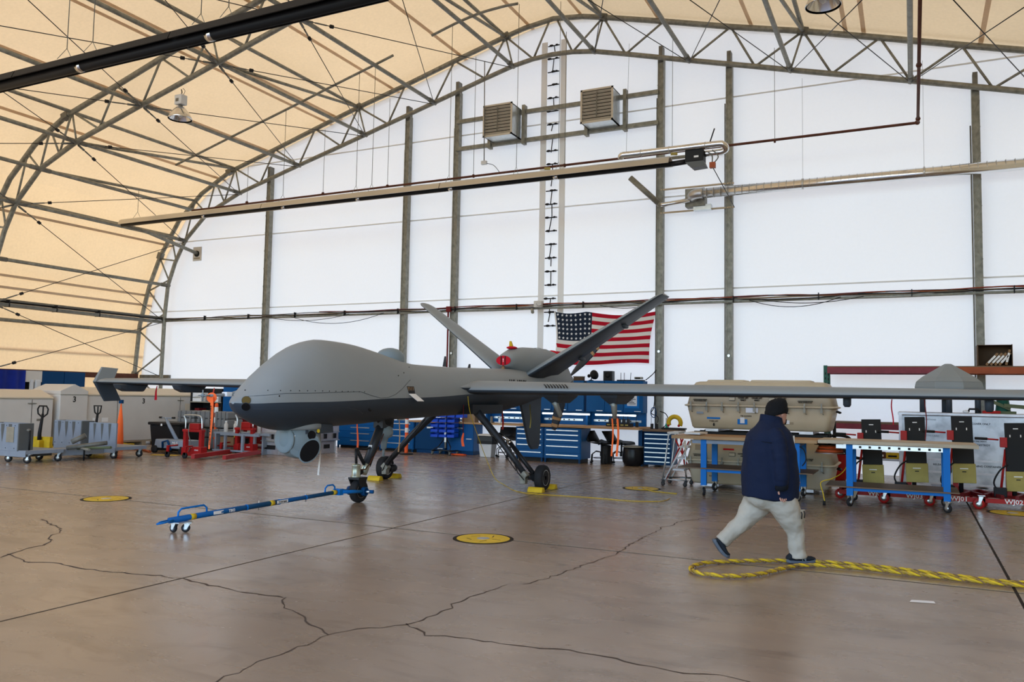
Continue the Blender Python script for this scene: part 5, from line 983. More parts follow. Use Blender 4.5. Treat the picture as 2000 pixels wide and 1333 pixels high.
for x in (-19.18,-16.1,-13.73,-10.86,-8.13,-5.26,-2.82): MB().cyl((x,0,0),(x,0,roofz(x)-7.75),.007,n=4).build('hanger_rod','galv_dark',t); MB().cyl((x-.02,0,0),(x+.02,0,0),.05,n=8).build('pipe_clamp','rust',t)
for y in (-.3,-3.4,-6.5): MB().cyl((.18,y-.02,.02),(.18,y+.02,.02),.05,n=8).build('pipe_clamp','rust',t)
MB().ell((.17,-.02,.03),(.055,.055,.055),8).build('elbow','rust',t)
for x in (-8.6,-5.2): MB().cbox((x,-.05,-.05),(.16,.06,.06),rz=.4).build('valve','brass',t)
t = thing('spiral_duct','large shiny spiral air duct along the end wall on the right','duct',(-4.9,20.35,6.88)); MB().cyl((.15,0,0),(9,0,-.02),.125,n=24).build('duct','chrome',t)
for i in range(50): MB().cyl((.3+i*.175,0,0),(.308+i*.175,0,0),.129,n=20).build('spiral_seam','steel',t)
MB().tube(smooth([(.2,0,0),(.05,0,0),(-.08,.08,-.02),(-.1,.3,-.04)],3), .13, 16).build('elbow','steel',t); MB().box(-.3,.2,.2,.5,-.26,.2).build('wall_box','galv',t); MB().box(-.1,.35,.25,.45,-.36,-.22).build('lower_box','zinc',t)
for x in (2.6,5.2): MB().cyl((x-.02,0,0),(x+.02,0,0),.133,n=20).build('draw_band','steel',t); MB().cyl((x,0,.1),(x,0,2.6),.004,n=4).build('hanger','galv_dark',t)
for z in (.27,-.35): MB().box(-1.0,.9,.36,.40,z,z+.04).build('wood_batten','wood_pale',t)
t = thing('vent_pipe','galvanized pipe bending down at an angle to the duct box beside the column','pipe',(-5.8,20.45,6.7)); MB().tube([(-.78,-.2,.75),(-.05,0,.03)], .075, 8).build('angled_pipe','galv',t); MB().tube([(-.06,0,.02),(.06,0,0),(.75,0,.06)], .06, 12).build('level_pipe','chrome',t); MB().ell((-.04,0,.02),(.08,.08,.08),10).build('elbow','galv',t)
def lamp(x, y, z, l):
    t = thing('high_bay_lamp', l, 'lamp', (x,y,z), group='high bay lamps'); MB().lathe([(.29,0),(.30,.01),(.26,.1),(.2,.2),(.12,.29),(.09,.31)],n=28,caps=False).build('shade','lamp_alu',t)
    MB().lathe([(.27,.03),(.2,.17),(.1,.27),(.02,.28)],n=24,caps=False).build('inner_reflector','chrome',t); MB().lathe([(.02,0),(.07,.05),(.07,.14),(.03,.2)],(0,0,.05),n=14).build('bulb','white',t); MB().cyl((0,0,.3),(0,0,.38),.05,n=10).build('neck','galv_dark',t); MB().box(-.12,.12,-.1,.1,.37,.62).build('ballast_box','white_paint',t,bev=.012); MB().box(-.07,.03,-.105,-.1,.44,.52).build('label','galv_dark',t); MB().tube([(0,0,.62),(.03,0,.7),(0,0,.78)], .012, 6).build('hook','blackmetal',t)
    MB().tube(smooth([(.08,0,.62),(.13,0,.72),(.05,0,.8)]), .007, 5).build('power_cable','galv_dark',t); return t
lamp(-16.64,14.5,8.55,'round high bay lamp with white ballast box hanging under the left roof truss'); lamp(-1.29,14.5,8.44,'high bay lamp at the top edge, only its shiny rim in view')
t = thing('fan_cable','grey conduit dropping in front of the left exhaust fan to a small box','conduit',(-10.75,19.9,8.25)); MB().cyl((0,0,0),(-.05,0,2.9),.014,n=6).build('conduit','galv_dark',t); MB().box(-.08,.08,-.04,.04,-.08,.02).build('switch_box','white_paint',t); MB().tube(smooth([(.05,0,-.05),(.25,.1,-.1),(.4,.2,-.3)]), .008, 5).build('cable','black',t)
# ------------------------------------------------------------------ left side: white containers, pallet jacks, carts
def wcrate(name, label, x0, x1, y0, y1, z0, z1, ridge='flat', num=None, doors=()):
    t = thing(name, label, 'container', ((x0+x1)/2,(y0+y1)/2,0), group='white hard-shell containers'); a, b, c, d = -(x1-x0)/2,(x1-x0)/2,-(y1-y0)/2,(y1-y0)/2
    MB().box(a,b,c,d,z0,z1-.12).build('body','crate_white',t,bev=.02)
    if ridge == 'flat': MB().loft([[(x*u,y*v,z) for x,y in ((-1,-1),(1,-1),(1,1),(-1,1))] for z,u,v in ((z1-.12,b,d),(z1-.08,b,d),(z1+.12,b-.2,d-.25))],0,False).build('hipped_lid','crate_top',t,bev=.01)
    else: MB().prism([(a,z1-.12),(b,z1-.12),(b,z1-.02),(0,z1+.17),(a,z1-.02)],c,d,'y').build('gabled_lid','crate_white',t,bev=.01)
    for x in doors: MB().box(a+x-.006,a+x+.006,c-.004,c+.01,z0+.05,z1-.15).build('door_seam','ink',t); m = MB(); m.box(a+x-.12,a+x+.05,c-.03,c-.005,z1-.26,z1-.235); m.cyl((a+x-.0,c-.03,z1-.25),(a+x+.1,c-.03,z1-.25),.012,n=6); m.build('latch','galv',t)
    MB().box(a,b,c-.006,c,z1-.14,z1-.125).build('lid_seam','plate',t)
    if num: text(num[0],.22,t,loc=(num[1],c-.01,num[2]-.06),ext=.002)
    for x in (a+.15,(a+b)/2,b-.3): MB().box(x,x+.15,c+.05,d-.05,0,z0).build('skid','wood_pale',t)
    MB().box(a,b,c+.02,c+.1,z0-.04,z0).build('deck_board','wood_pale',t); return t
def place(t, x, y): t.location = (x, y, 0); t.rotation_euler.z = pi/2; return t
t = place(wcrate('white_container','white hard-shell container at the left edge, behind the black rounded pallet jack handle',0,3.6,0,1.9,.14,1.5,doors=(3.0,)), -22.05, 12.8); MB().box(1.35,1.5,-.956,-.95,.78,.84).build('latch_plate','galv',t)
place(wcrate('white_container','narrow white container end with gabled top and a black number 3',0,.85,0,1.3,.14,1.62,'gable',('3',0,1.42)), -21.68, 15.17)
t = place(wcrate('white_container','long white container numbered 3 behind the far wing, left of the black tote',0,3.9,0,1.7,.14,1.6,num=('3',-.05,1.38),doors=(1.0,3.3)), -21.95, 17.57)
MB().box(1.55,1.75,-.856,-.85,.85,1.25).build('yellowed_label','crate_top',t)
for x in (-1.75,-1.45): MB().box(x,x+.2,-.856,-.85,.72,.84).build('placard','label_white',t)
# tarp and cabinets standing along the left wall
m = MB(); n = 30; m.loft([[(-24.6+.05*sin(i*1.9),12.5+3.55*i/n,z) for i in range(n+1)] for z in (.4,2.2)],0,True,False,False); m.build('tarp_curtain','tarp_blue',None,'bright blue tarp hanging at the left edge behind the containers','tarp')
t = thing('open_shelf_unit','dark shelf unit with grey cabinet between the blue tarp and blue cabinet','shelf',(-24.6,16.35,0),pi/2); MB().box(-.28,.25,0,.5,1.85,2.2).build('grey_cabinet','crate_white',t); MB().box(-.28,.28,.2,.5,0,1.85).build('dark_bay','black',t); MB().box(-.12,-.05,-.05,.05,1.6,1.92).build('white_tube','white_paint',t); MB().box(.02,.2,-.05,.1,1.6,1.92).build('white_bottle','white_paint',t,bev=.03)
t = thing('blue_cabinet','tall blue double cabinet with brass label holders behind the white containers','cabinet',(-24.6,17.35,0),pi/2); MB().box(-.74,.74,.03,.5,.2,2.2).build('body','blue_dark',t)
for x0, x1 in ((-.74,-.01),(.01,.74)):
    o = MB().box(x0,x1,0,.03,.25,2.2).build('door','blue_dark',t,bev=.004)
    for x in ((x0+.18,x0+.52) if x0 < -.5 else (x0+.25,)): MB().box(x-.08,x+.08,-.01,0,1.72,1.755).build('label_holder','wood_pale',o)
# shelving and counter behind the far wing root
t = thing('shelf_unit','open dark shelving full of supplies, left of the blue panel','shelf',(-20.0,19.0,0)); MB().box(-.75,.6,.5,.6,0,1.75).build('back_panel','black',t)
for x in (-.75,.56): MB().box(x,x+.04,0,.6,0,1.75).build('upright','blackmetal',t)
for z in (.2,.93,1.3): MB().box(-.75,.6,-.02,.6,z,z+.03).build('shelf','plate',t)
for x, z, w, h, m, l in ((-.55,1.33,.42,.28,'label_white','stack of white paper boxes on the dark shelving'),(-.05,1.33,.18,.16,'case_gray','grey object on the top dark shelf'),(.25,1.33,.3,.22,'label_white','white box at the right of the top dark shelf'),(-.5,.96,.2,.16,'red_dark','dark red bag on the middle dark shelf'),(-.15,.96,.25,.1,'wood_pale','tan parcel on the middle dark shelf'),(.2,.96,.2,.2,'card','brown box on the middle dark shelf'),(.0,.23,.5,.35,'card_dark','brown carton on the bottom dark shelf')):
    t2 = thing('stored_item', l, 'box', (-20.0+x,19.2,z)); MB().box(-w/2,w/2,-.15,.15,0,h).build('box_body',m,t2,bev=.01); MB().box(-w/2+.02,w/2-.02,-.155,-.15,h*.4,h*.5).build('band','plate',t2)
t = door_cab('tall_cabinet','tall bright blue metal cabinet behind the nose probe','cabinet',-19.35,-17.8,19.0,19.5,.95,1.87,2,'blue',foot=0,plates=False); t['label'] = 'bright blue metal cabinet on the counter behind the nose probe'
MB().lathe([(.09,0),(.11,.01),(.05,.02)],(.45,-.27,.55),(0,-1,0),12).build('round_vent','brass',t)
t = thing('label_holder_tray','black tray with white sheets hanging on the blue cabinet','tray',(-18.3,18.95,1.3)); MB().box(-.25,.25,-.05,0,0,.28).build('tray','black',t); MB().box(-.2,.2,-.06,-.05,.2,.24).build('sheet','paper',t); MB().box(-.15,.2,-.06,-.05,.1,.14).build('sheet','paper',t)
t = thing('counter','low counter with wooden top and dark red front behind the red jack stands','counter',(-18.0,18.95,0)); MB().box(-1.35,1.2,-.05,.5,.9,.95).build('top','wood',t); MB().box(-.6,1.0,0,.45,.1,.9).build('front_panel','red_dark',t); MB().box(-1.1,-.85,0,.4,0,.9).build('blue_leg','blue',t); MB().box(1.0,1.15,0,.4,0,.9).build('blue_leg','blue',t)
t = thing('roll_shelf','narrow rack with stacked brown rolls beneath the nose chin','shelf',(-16.55,18.8,0)); MB().box(-.25,.25,.2,.25,0,.95).build('back','black',t)
for i in range(5): MB().cyl((-.22,0,.2+i*.15),(.22,0,.2+i*.15),.05,n=8).build('roll','card',t)
for x in (-.26,.24): MB().box(x,x+.03,-.05,.2,0,.95).build('side','wood_pale',t)
# carts with fluted grey panels
def cart(x, y, rz, label, note, L=2.6, wx=(-.35,.42)):
    t = thing('fluted_cart', label, 'cart', (x,y,0), rz, 'long grey equipment carts'); MB().box(-.5,L,-.45,.45,.2,.28).build('deck','cart_gray',t,bev=.004)
    MB().box(.1,.45,-.4,.4,.12,.2).build('fork_pocket','cart_gray2',t); MB().box(-.5,L,-.46,-.44,.14,.26).build('side_rail','cart_gray',t)
    def pan(x0, yy, nm, nf=3, w=1.0):
        o = MB().box(x0,x0+w,yy-.02,yy+.02,.26,.87).build(nm,'cart_gray',t,bev=.004)
        for k in range(nf):
            xx = x0+w*(.19+k*.27)
            MB().add([(xx-.06*w,yy-.024,.85),(xx+.06*w,yy-.024,.85),(xx+.05*w,yy-.024,.7),(xx,yy-.024,.45),(xx-.05*w,yy-.024,.7)],[(0,1,2,3,4)]).build('flute','cart_gray2',o)
        b = MB()
        for px in (.05,.32,.6,.9): b.cyl((x0+px*w,yy-.022,.82),(x0+px*w,yy-.028,.82),.01,n=6); b.cyl((x0+px*w,yy-.022,.32),(x0+px*w,yy-.028,.32),.01,n=6)
        b.build('rivet','ink',o,kind='stuff'); return o
    pan(-.5,-.44,'fluted_panel'); MB().box(.5,.54,-.46,-.12,.26,.87).build('end_wall','cart_gray2',t,bev=.004); MB().box(-.54,-.5,-.46,-.12,.26,.87).build('end_wall','cart_gray2',t,bev=.004)
    pan(-.5,-.14,'far_panel')
    for px in wx:
        for py in (-.36,.36): caster(t,px,py,.085,.05,.2,hub='zinc',rz=.4)
    if note: MB().box(.12,.38,-.475,-.462,.45,.79).build('tag','plate',t,label='brown paper tag'); MB().cyl((.68,-.3,.28),(.68,-.3,.72),.02,n=7).build('post','black',t); MB().ell((.63,-.3,.72),(.06,.04,.04),8).build('swivel','galv_dark',t)
    return t
c1 = cart(-18.25,11.95,.0,'grey fluted cart at the left edge with a brown tag','x',.8,(.07,.73))
c2 = cart(-18.9,13.95,.0,'grey fluted cart in front of the white containers, right one',None,1.75,(.7,1.6))
MB().box(-.42,.42,0,1.1,.17,.25).build('link_deck','cart_gray',c1).location = (.3,.45,0)
MB().box(-.44,-.40,0,1.1,.12,.27).build('side_rail','cart_gray',c1).location = (1.13,.45,0)
o = MB().box(.75,1.72,-.42,-.38,.28,.85).build('fluted_panel','cart_gray',c2)
for k in range(3): MB().add([(.9+k*.27,-.425,.83),(1.0+k*.27,-.425,.83),(.98+k*.27,-.425,.65),(.95+k*.27,-.425,.42),(.92+k*.27,-.425,.65)],[(0,1,2,3,4)]).build('flute','cart_gray2',o)
t = thing('tube_bundle','dark tubes and hoses lying between the two grey carts','tubes',(-17.1,12.5,0))
for i, (a, b, r) in enumerate((((-.4,0,.3),(.3,.5,.42),.05),((-.3,.2,.28),(.7,.3,.34),.03),((-.1,-.1,.45),(.1,.1,.6),.06))): MB().cyl(a,b,r,n=10).build('tube','olive' if i == 1 else 'galv_dark',t)
MB().cyl((-.4,.3,.28),(.5,-.1,.30),.03,n=8).build('tube','galv',t); MB().cyl((-.2,.3,.0),(-.2,.3,.3),.02,n=6).build('prop','black',t)
def pallet_jack(x, y, l, rz=0, shape=0, m='black'):
    t = thing('pallet_jack', l, 'pallet jack', (x,y,0), rz, 'pallet jacks'); MB().tube([(0,0,.2),(.02,-.02,.5),(.1,-.03,1.0)], [.05,.045,.03], 8).build('pole',m,t)
    P = [(.1,-.03,.9),(-.05,-.03,1.0),(-.07,-.03,1.12),(-.02,-.03,1.2),(.2,-.03,1.2),(.26,-.03,1.12),(.24,-.03,1.0)] if not shape else [(.1,-.03,.95),(-.02,-.03,1.02),(-.06,-.03,1.2),(.24,-.03,1.2),(.2,-.03,1.02)]
    MB().tube([V(p) for p in P], .02, 7, closed=True).build('handle_loop',m,t); MB().cyl((.1,-.03,.9),(.1,-.03,1.18),.018,n=6).build('lever',m,t); MB().box(-.1,.1,-.1,.12,.1,.32).build('pump','yellow',t,bev=.02)
    for sx in (-.22,.10): MB().box(sx,sx+.14,.1,1.1,.06,.12).build('fork','yellow',t)
    MB().box(-.25,.28,.05,.16,.12,.4).build('frame','yellow',t,bev=.01); MB().lathe([(.09,-.08),(.09,.08)],(0,-.02,.09),(1,0,0),14).build('steer_wheel','rubber',t); return t
pallet_jack(-20.35,13.75,'yellow pallet jack with black rounded handle between the grey carts',0.2); pallet_jack(-20.4,15.4,'pallet jack with angular black handle behind the right grey cart',0,1)
t = thing('safety_flag_cone','slim orange cone streamer standing behind the right grey cart','cone',(-19.6,15.55,0)); MB().lathe([(.11,0),(.1,.3),(.07,.8),(.012,1.28)],n=12).build('cone','orange_cloth',t); MB().box(-.06,.06,-.03,.03,1.28,1.38).build('clip','blue_dark',t)
t = thing('black_tote','black wheeled tote bin left of the grey stacked cases','tote',(-18.6,16.55,0)); MB().loft([[(x*u,y*v,z) for x,y in ((-1,-1),(1,-1),(1,1),(-1,1))] for z,u,v in ((.03,.52,.33),(.7,.58,.38))],0,False).build('tub','black',t,bev=.02); MB().box(-.62,.62,-.42,.42,.7,.78).build('lid','black',t,bev=.02); MB().box(-.1,-.04,-.425,-.42,.68,.74).build('tag','label_white',t); MB().box(-.5,.5,-.3,.3,0,.04).build('base','rubber',t)
for k, (x, z, w, l) in enumerate(((-19.0,.62,.55,'grey moulded case behind the black tote, upper left'),(-18.25,.62,.5,'grey moulded case in the middle of the stack, upper'),(-17.62,.62,.42,'grey moulded case at the right end of the stack'),(-18.6,0,.6,'grey moulded case at the bottom, left half'),(-17.7,0,.55,'grey moulded case at the bottom, right half'))):
    t = thing('grey_case', l, 'case', (x,17.55,z), group='grey moulded cases'); h = .60 if z == 0 else .46; w *= .62 if z else .7
    MB().box(-w,w,-.3,.3,.01,h*.55).build('base','case_gray',t,bev=.03); MB().box(-w,w,-.3,.3,h*.57,h).build('lid','case_gray',t,bev=.03)
    for xx in (-w*.6,0,w*.6): MB().box(xx-.03,xx+.03,-.33,.3,.05,h+.005).build('rib','case_gray',t,bev=.008)
t = thing('drum_dolly','grey wheeled dolly jack with slanting T handle marked MLG','dolly',(-17.9,15.75,0)); MB().tube([(.35,0,.25),(-.02,0,.7),(-.18,0,.92)], [.05,.045,.035], 8).build('arm','cart_gray',t); MB().cyl((-.35,0,.93),(.08,0,.92),.018,n=8).build('handle','cart_gray',t)
for x in (-.42,.06): MB().cyl((x,0,.93),(x+.1,0,.93),.026,n=8).build('grip','black',t)
MB().loft([[(x,y*w,z) for y,z in ((-1,.14),(1,.14),(.8,.36),(-.8,.36))] for x,w in ((-.35,.2),(0,.3),(.7,.3),(.9,.25))],0,False).build('body','cart_gray',t,bev=.02); MB().tube([(.1,-.3,.15),(.12,-.33,.3),(.3,-.33,.35),(.4,-.3,.1)], .03, 7).build('strap','blue_dark',t); text('MLG',.1,t,'label_white',(.55,-.31,.28))
for x in (-.25,.75):
    for y in (-.26,.26): MB().lathe([(.02,-.03),(.1,-.03),(.1,.03),(.02,.03)],(x,y,.1),(0,1,0),16).build('wheel','rubber',t)
# red lifting stands
def stand(x, y, l, rz=0):
    t = thing('red_lift_stand', l, 'lift stand', (x,y,0), rz, 'red hydraulic lift stands')
    for sx in (-.27,.27): MB().box(sx-.045,sx+.045,.0,.1,.12,.66).build('upright','red',t,bev=.004)
    MB().box(-.32,.34,-.03,.1,.64,.70).build('top_bar','red',t,bev=.004); MB().box(-.3,.34,-.05,.12,.05,.25).build('base_box','red',t,bev=.004); MB().box(.1,.42,-.1,.1,.06,.28).build('pump_box','red',t,bev=.006); text('STAND',.04,t,'label_white',(.27,-.105,.2))
    MB().tube(smooth([(-.3,.05,.7),(-.3,.05,.92),(-.36,.05,1.02),(-.28,.05,1.05),(.1,.05,1.05),(.24,.05,.98),(.27,.05,.7)],4), .018, 8).build('push_handle','zinc',t); MB().box(-.12,.2,.0,.16,.7,.85).build('reservoir','orange' if 0 else 'red',t,bev=.012)
    MB().tube(smooth([(-.05,-.06,.84),(-.02,-.1,.6),(.05,-.08,.35),(-.02,-.08,.15)]), .012, 5).build('pump_lever','galv_dark',t)
    for px in (-.52,.08): m = MB(); m.prism([(-.03,.08),(.03,.08),(.05,.3),(-.02,.3)],-.02,.02,'y'); o = m.build('leg_fork','red',t); o.location = (px,-.28,0); MB().lathe([(.02,-.02),(.075,-.02),(.075,.02),(.02,.02)],(px,-.28,.075),(0,1,0),14).build('wheel','rubber',t); MB().tube([(px,-.26,.28),(px+.1 if px < 0 else px,-.05,.3)], .02, 6).build('leg_arm','red',t)
    return t
stand(-16.15,14.9,'red hydraulic lift stand on the left, with chrome push handle'); stand(-16.1,16.6,'red hydraulic lift stand on the right, below the drone nose')
t = thing('frame_cart','long red base frame with grey posts between the lift stands','frame',(-15.75,15.75,0)); MB().cbox((.0,-.55,.1),(.09,2.0,.1),rz=.35).build('side_beam','red',t); MB().cbox((.75,-.3,.1),(.09,2.0,.1),rz=.35).build('side_beam','red',t)
for p in ((-.75,.6),(-.35,.85),(.35,.1),(.0,.9)): MB().box(p[0]-.03,p[0]+.03,p[1]-.03,p[1]+.03,.12,.55).build('post','cart_gray',t)
MB().box(-.85,.5,.5,.56,.5,.56).build('top_rail','cart_gray',t); MB().box(-.85,.5,.9,.96,.5,.56).build('top_rail','cart_gray',t); MB().box(-.9,.4,.3,.36,.1,.14).build('low_rail','cart_gray',t)
for i, x in enumerate((-17.05,-16.7,-16.2,-15.85)):
    t = thing('canister', f'pale upright canister standing on the frame, {ORD[i]} from the left', 'canister', (x,16.9,.55), group='pale canisters'); MB().lathe([(.05,0),(.055,.01),(.055,.2),(.03,.25),(.025,.28)],n=12).build('bottle','crate_white',t); MB().lathe([(.03,0),(.03,.03)],(0,0,.27),n=10).build('cap','label_white',t)
t = thing('trolley_shelf','low grey shelf trolley behind the canisters','trolley',(-16.6,17.0,0)); MB().box(-.75,1.1,-.25,.3,.5,.55).build('top_shelf','cart_gray',t); MB().box(-.7,1.05,-.2,.25,.15,.19).build('bottom_shelf','red_dark',t); MB().box(-.6,-.1,-.15,.2,.19,.42).build('brown_box','card',t); MB().box(.05,.3,-.2,.0,.19,.4).build('black_box','black',t); MB().box(.02,.17,-.27,-.25,.42,.5).build('yellow_note','yellow',t)
for x in (-.7,1.0): MB().box(x,x+.05,-.25,.3,0,.5).build('leg','cart_gray',t)
# aluminium cases beneath the turret
t = thing('aluminium_case','dull aluminium lidded case with black latches, upper of the two below the nose','case',(-15.15,17.75,.35)); MB().box(-.55,.6,-.9,.9,0,.24).build('body','alu',t,bev=.012); MB().box(-.56,.61,-.91,.91,.24,.42).build('lid','alu',t,bev=.012); MB().box(-.575,.625,-.925,.925,-.0,.03).build('rim','zinc',t); MB().box(-.57,.62,-.92,.92,.23,.255).build('rim','zinc',t)
for x in (-.45,-.15,.35): MB().box(x-.03,x+.03,-.94,-.915,.07,.20).build('latch','blackmetal',t)
for y in (-.6,-.2,.3,.7): MB().box(.61,.64,y-.05,y+.05,.07,.20).build('latch','blackmetal',t)
t = thing('aluminium_case','dull aluminium base case with dark handle slots standing on the floor','case',(-15.15,17.75,0)); MB().box(-.5,.55,-.85,.85,0,.345).build('body','alu',t,bev=.012)
for x in (-.25,.28): MB().box(x-.14,x+.14,-.865,-.85,.14,.25).build('handle_slot','black',t)
for y in (-.3,.45): MB().box(.55,.565,y-.12,y+.12,.14,.25).build('handle_slot','black',t)
for x in (-.49,.0,.53): MB().box(x-.012,x+.012,-.86,-.85,0,.34).build('edge_strip','zinc',t)
for y in (.1,.83): MB().box(.55,.56,y-.012,y+.012,0,.34).build('edge_strip','zinc',t)
t = thing('large_caster','black rubber wheel with steel fork beside the aluminium cases','wheel',(-15.95,16.75,0)); MB().lathe([(.03,-.03),(.12,-.035),(.13,0),(.12,.035),(.03,.03)],(0,0,.13),(0,1,0),18).build('tire','rubber',t); MB().cbox((.05,-.05,.16),(.06,.02,.2),ry=-.6).build('fork','zinc',t)
MB().tube(smooth([(-21.5,15.2,.03),(-20,15.6,.03),(-19.3,15.9,.03),(-18.2,15.4,.03)]), .035, 6).build('red_hose','rack_orange',None,'red hose lying along the floor before the white containers','hose')
MB().box(-.35,.35,-.12,.12,0,.003).build('floor_patch','yellow',None,'worn yellow patch on the floor beside the drum dolly','floor mark',loc=(-17.3,15.1,0),rz=.4)
# ------------------------------------------------------------------ walking person
pt = thing('person', 'heavy person in black knit cap, navy jacket and khaki trousers walking right past the tables', 'person', (-1.45,8.85,0), .4565)
def skinned(name, chains, m, parent, sub=2, merge=True):
    vs = []; es = []; rs = []; idx = {}
    for ch in chains:
        prev = None
        for p in ch:
            key = tuple(round(c,4) for c in p[:3])
            if key not in idx: idx[key] = len(vs); vs.append(p[:3]); rs.append(p[3] if len(p) == 4 else (p[3],p[4]))
            i = idx[key]
            if prev is not None: es.append((prev,i))
            prev = i
    me = bpy.data.meshes.new(name); me.from_pydata(vs, es, []); me.materials.append(M[m])
    o = bpy.data.objects.new(name, me); COL.objects.link(o); o.parent = parent
    sk = o.modifiers.new('skin','SKIN'); sk.use_smooth_shade = True
    if not me.skin_vertices:
        bpy.context.view_layer.objects.active = o
        me.attributes
    layer = me.skin_vertices[0].data if len(me.skin_vertices) else None
    if layer:
        for i, r in enumerate(rs): layer[i].radius = (r,r) if not isinstance(r,tuple) else r
        layer[0].use_root = True
    s = o.modifiers.new('sub','SUBSURF'); s.levels = s.render_levels = sub
    return o
def hand(w, pd, fd, r=1.0, curl=.5, thumb=None):
    """chains for a hand: wrist w, palm direction pd, finger spread direction fd"""
    w, pd, fd = V(w), V(pd).normalized(), V(fd).normalized(); nn = pd.cross(fd).normalized(); out = []
    palm = w+pd*.045; out.append([(*w,.026),(*(w+pd*.022),.027),(*palm,.026)])
    for k, (off, ln) in enumerate(((-.030,.066),(-.010,.076),(.010,.072),(.029,.056))):
        b = w+pd*.085+fd*off; a = curl; c = [(*palm,.026),(*b,.0105)]
        q = b
        for j, f in enumerate((.45,.32,.23)):
            ang = a*(j+1)*.75; d = pd*cos(ang)+nn*sin(ang); q = q+d*ln*f; c.append((*q,.0092-.001*j))
        out.append(c)
    tb = w+pd*.02-fd*.028; td = (pd*.75-fd*.5+nn*.5).normalized(); out.append([(*(w+pd*.022),.027),(*tb,.013),(*(tb+td*.035),.011),(*(tb+td*.035+(pd*.9+nn*.4).normalized()*.028),.009)])
    return out
body = [[(.10,0,.78,.13),(.10,0,.95,.15),(.11,0,1.15,.15),(.12,0,1.30,.12),(.14,0,1.40,.06),(.165,.005,1.46,.052),(.185,.01,1.53,.075),(.195,.015,1.60,.07)],
 [(.12,0,1.30,.12),(.12,-.17,1.32,.06),(.135,-.25,1.05,.05),(.145,-.245,.90,.038),(.15,-.235,.79,.026)],
 [(.12,0,1.30,.12),(.14,.17,1.32,.06),(.22,.24,1.08,.05),(.34,.22,.93,.036),(.385,.2,.88,.026)],
 [(.10,0,.78,.13),(.20,-.09,.68,.1),(.33,-.08,.37,.055),(.37,-.07,.12,.04),(.36,-.07,.06,.035)],
 [(.10,0,.78,.13),(.03,.09,.66,.1),(-.16,.08,.39,.055),(-.36,.08,.20,.04),(-.40,.08,.15,.035)]]
hl = [[(.185,.01,1.53,.075),(.262,.032,1.535,.03)]]
bo = skinned('body', body+hand((.15,-.235,.79),(.10,0,-1),(1,.25,.1),curl=.45)+hand((.385,.2,.88),(.6,0,-.8),(.8,0,.6),curl=.5), 'skin', pt)
# head features
FD = V((cos(.35), sin(.35), 0)); FR = V((sin(.35), -cos(.35), 0))
def face(a, b, c): return V((.195,.012,1.535))+FD*a+FR*b+V((0,0,c))
h = MB(); rings = []
for z, rx, ry, ox in ((-.115,.03,.03,.055),(-.105,.055,.045,.04),(-.08,.075,.06,.025),(-.04,.09,.07,.012),(0,.10,.077,.002),(.05,.103,.08,0),(.09,.095,.075,0),(.12,.07,.06,0)):
    rings.append([tuple(face(ox+rx*cos(a), ry*sin(a), z)) for a in [2*pi*j/20 for j in range(20)]])
h.loft(rings); h.build('head', 'skin', pt)
h = MB(); h.loft([[tuple(face(.095+d,s*w,z)) for s,d in ((-1,0),(0,e),(1,0))] for z,w,e in ((.02,.008,.01),(-.005,.012,.022),(-.028,.018,.032),(-.036,.014,.012))],0,True); h.build('nose','skin',pt)
h = MB(); h.ell(tuple(face(.088,0,-.062)),(.012,.022,.006),10); h.build('mouth','red_dark',pt)
for sd in (-1,1): h = MB(); h.ell(tuple(face(-.0,.078*sd,-.01)),(.02,.012,.032),10); h.build('ear','skin',pt)
for sd in (-1,1): h = MB(); h.ell(tuple(face(.088,.03*sd,.012)),(.01,.01,.008),8); h.build('eye','white',pt)
h = MB(); h.loft([[tuple(face(ox+rx*cos(a), ry*sin(a), z)) for a in [-1.0+2.0*j/12 for j in range(13)]] for z,rx,ry,ox in ((-.122,.05,.04,.05),(-.10,.066,.052,.042),(-.075,.08,.062,.028),(-.066,.082,.062,.028))],0,True,False,False); o = h.build('goatee','hair',pt); s_ = o.modifiers.new('s','SOLIDIFY'); s_.thickness = .012; s_.offset = 1
h = MB(); h.loft([[tuple(face(ox+rx*cos(a), ry*sin(a), z)) for a in [-1.15+2.3*j/16 for j in range(17)]] for z,rx,ry,ox in ((-.008,.108,.088,.0),(.028,.108,.088,.0))],0,True,False,False); o = h.build('sunglasses','black_gloss',pt); s_ = o.modifiers.new('s','SOLIDIFY'); s_.thickness = .006; s_.offset = 1
h = MB(); rings = []
for z, rx, ry, ox in ((-.012,.118,.096,-.012),(.0,.126,.104,-.010),(.03,.126,.104,-.010),(.042,.119,.098,-.010),(.08,.118,.096,-.008),(.12,.10,.082,-.004),(.142,.065,.055,.0),(.150,.02,.02,.0)):
    rings.append([tuple(face(ox+rx*cos(a)*(1+.02*sin(a*9)), ry*sin(a), z+(.028*(rx/.12))*cos(a)-.004*sin(3*a))) for a in [2*pi*j/30 for j in range(30)]])
h.loft(rings); h.build('knit_cap','knit',pt)
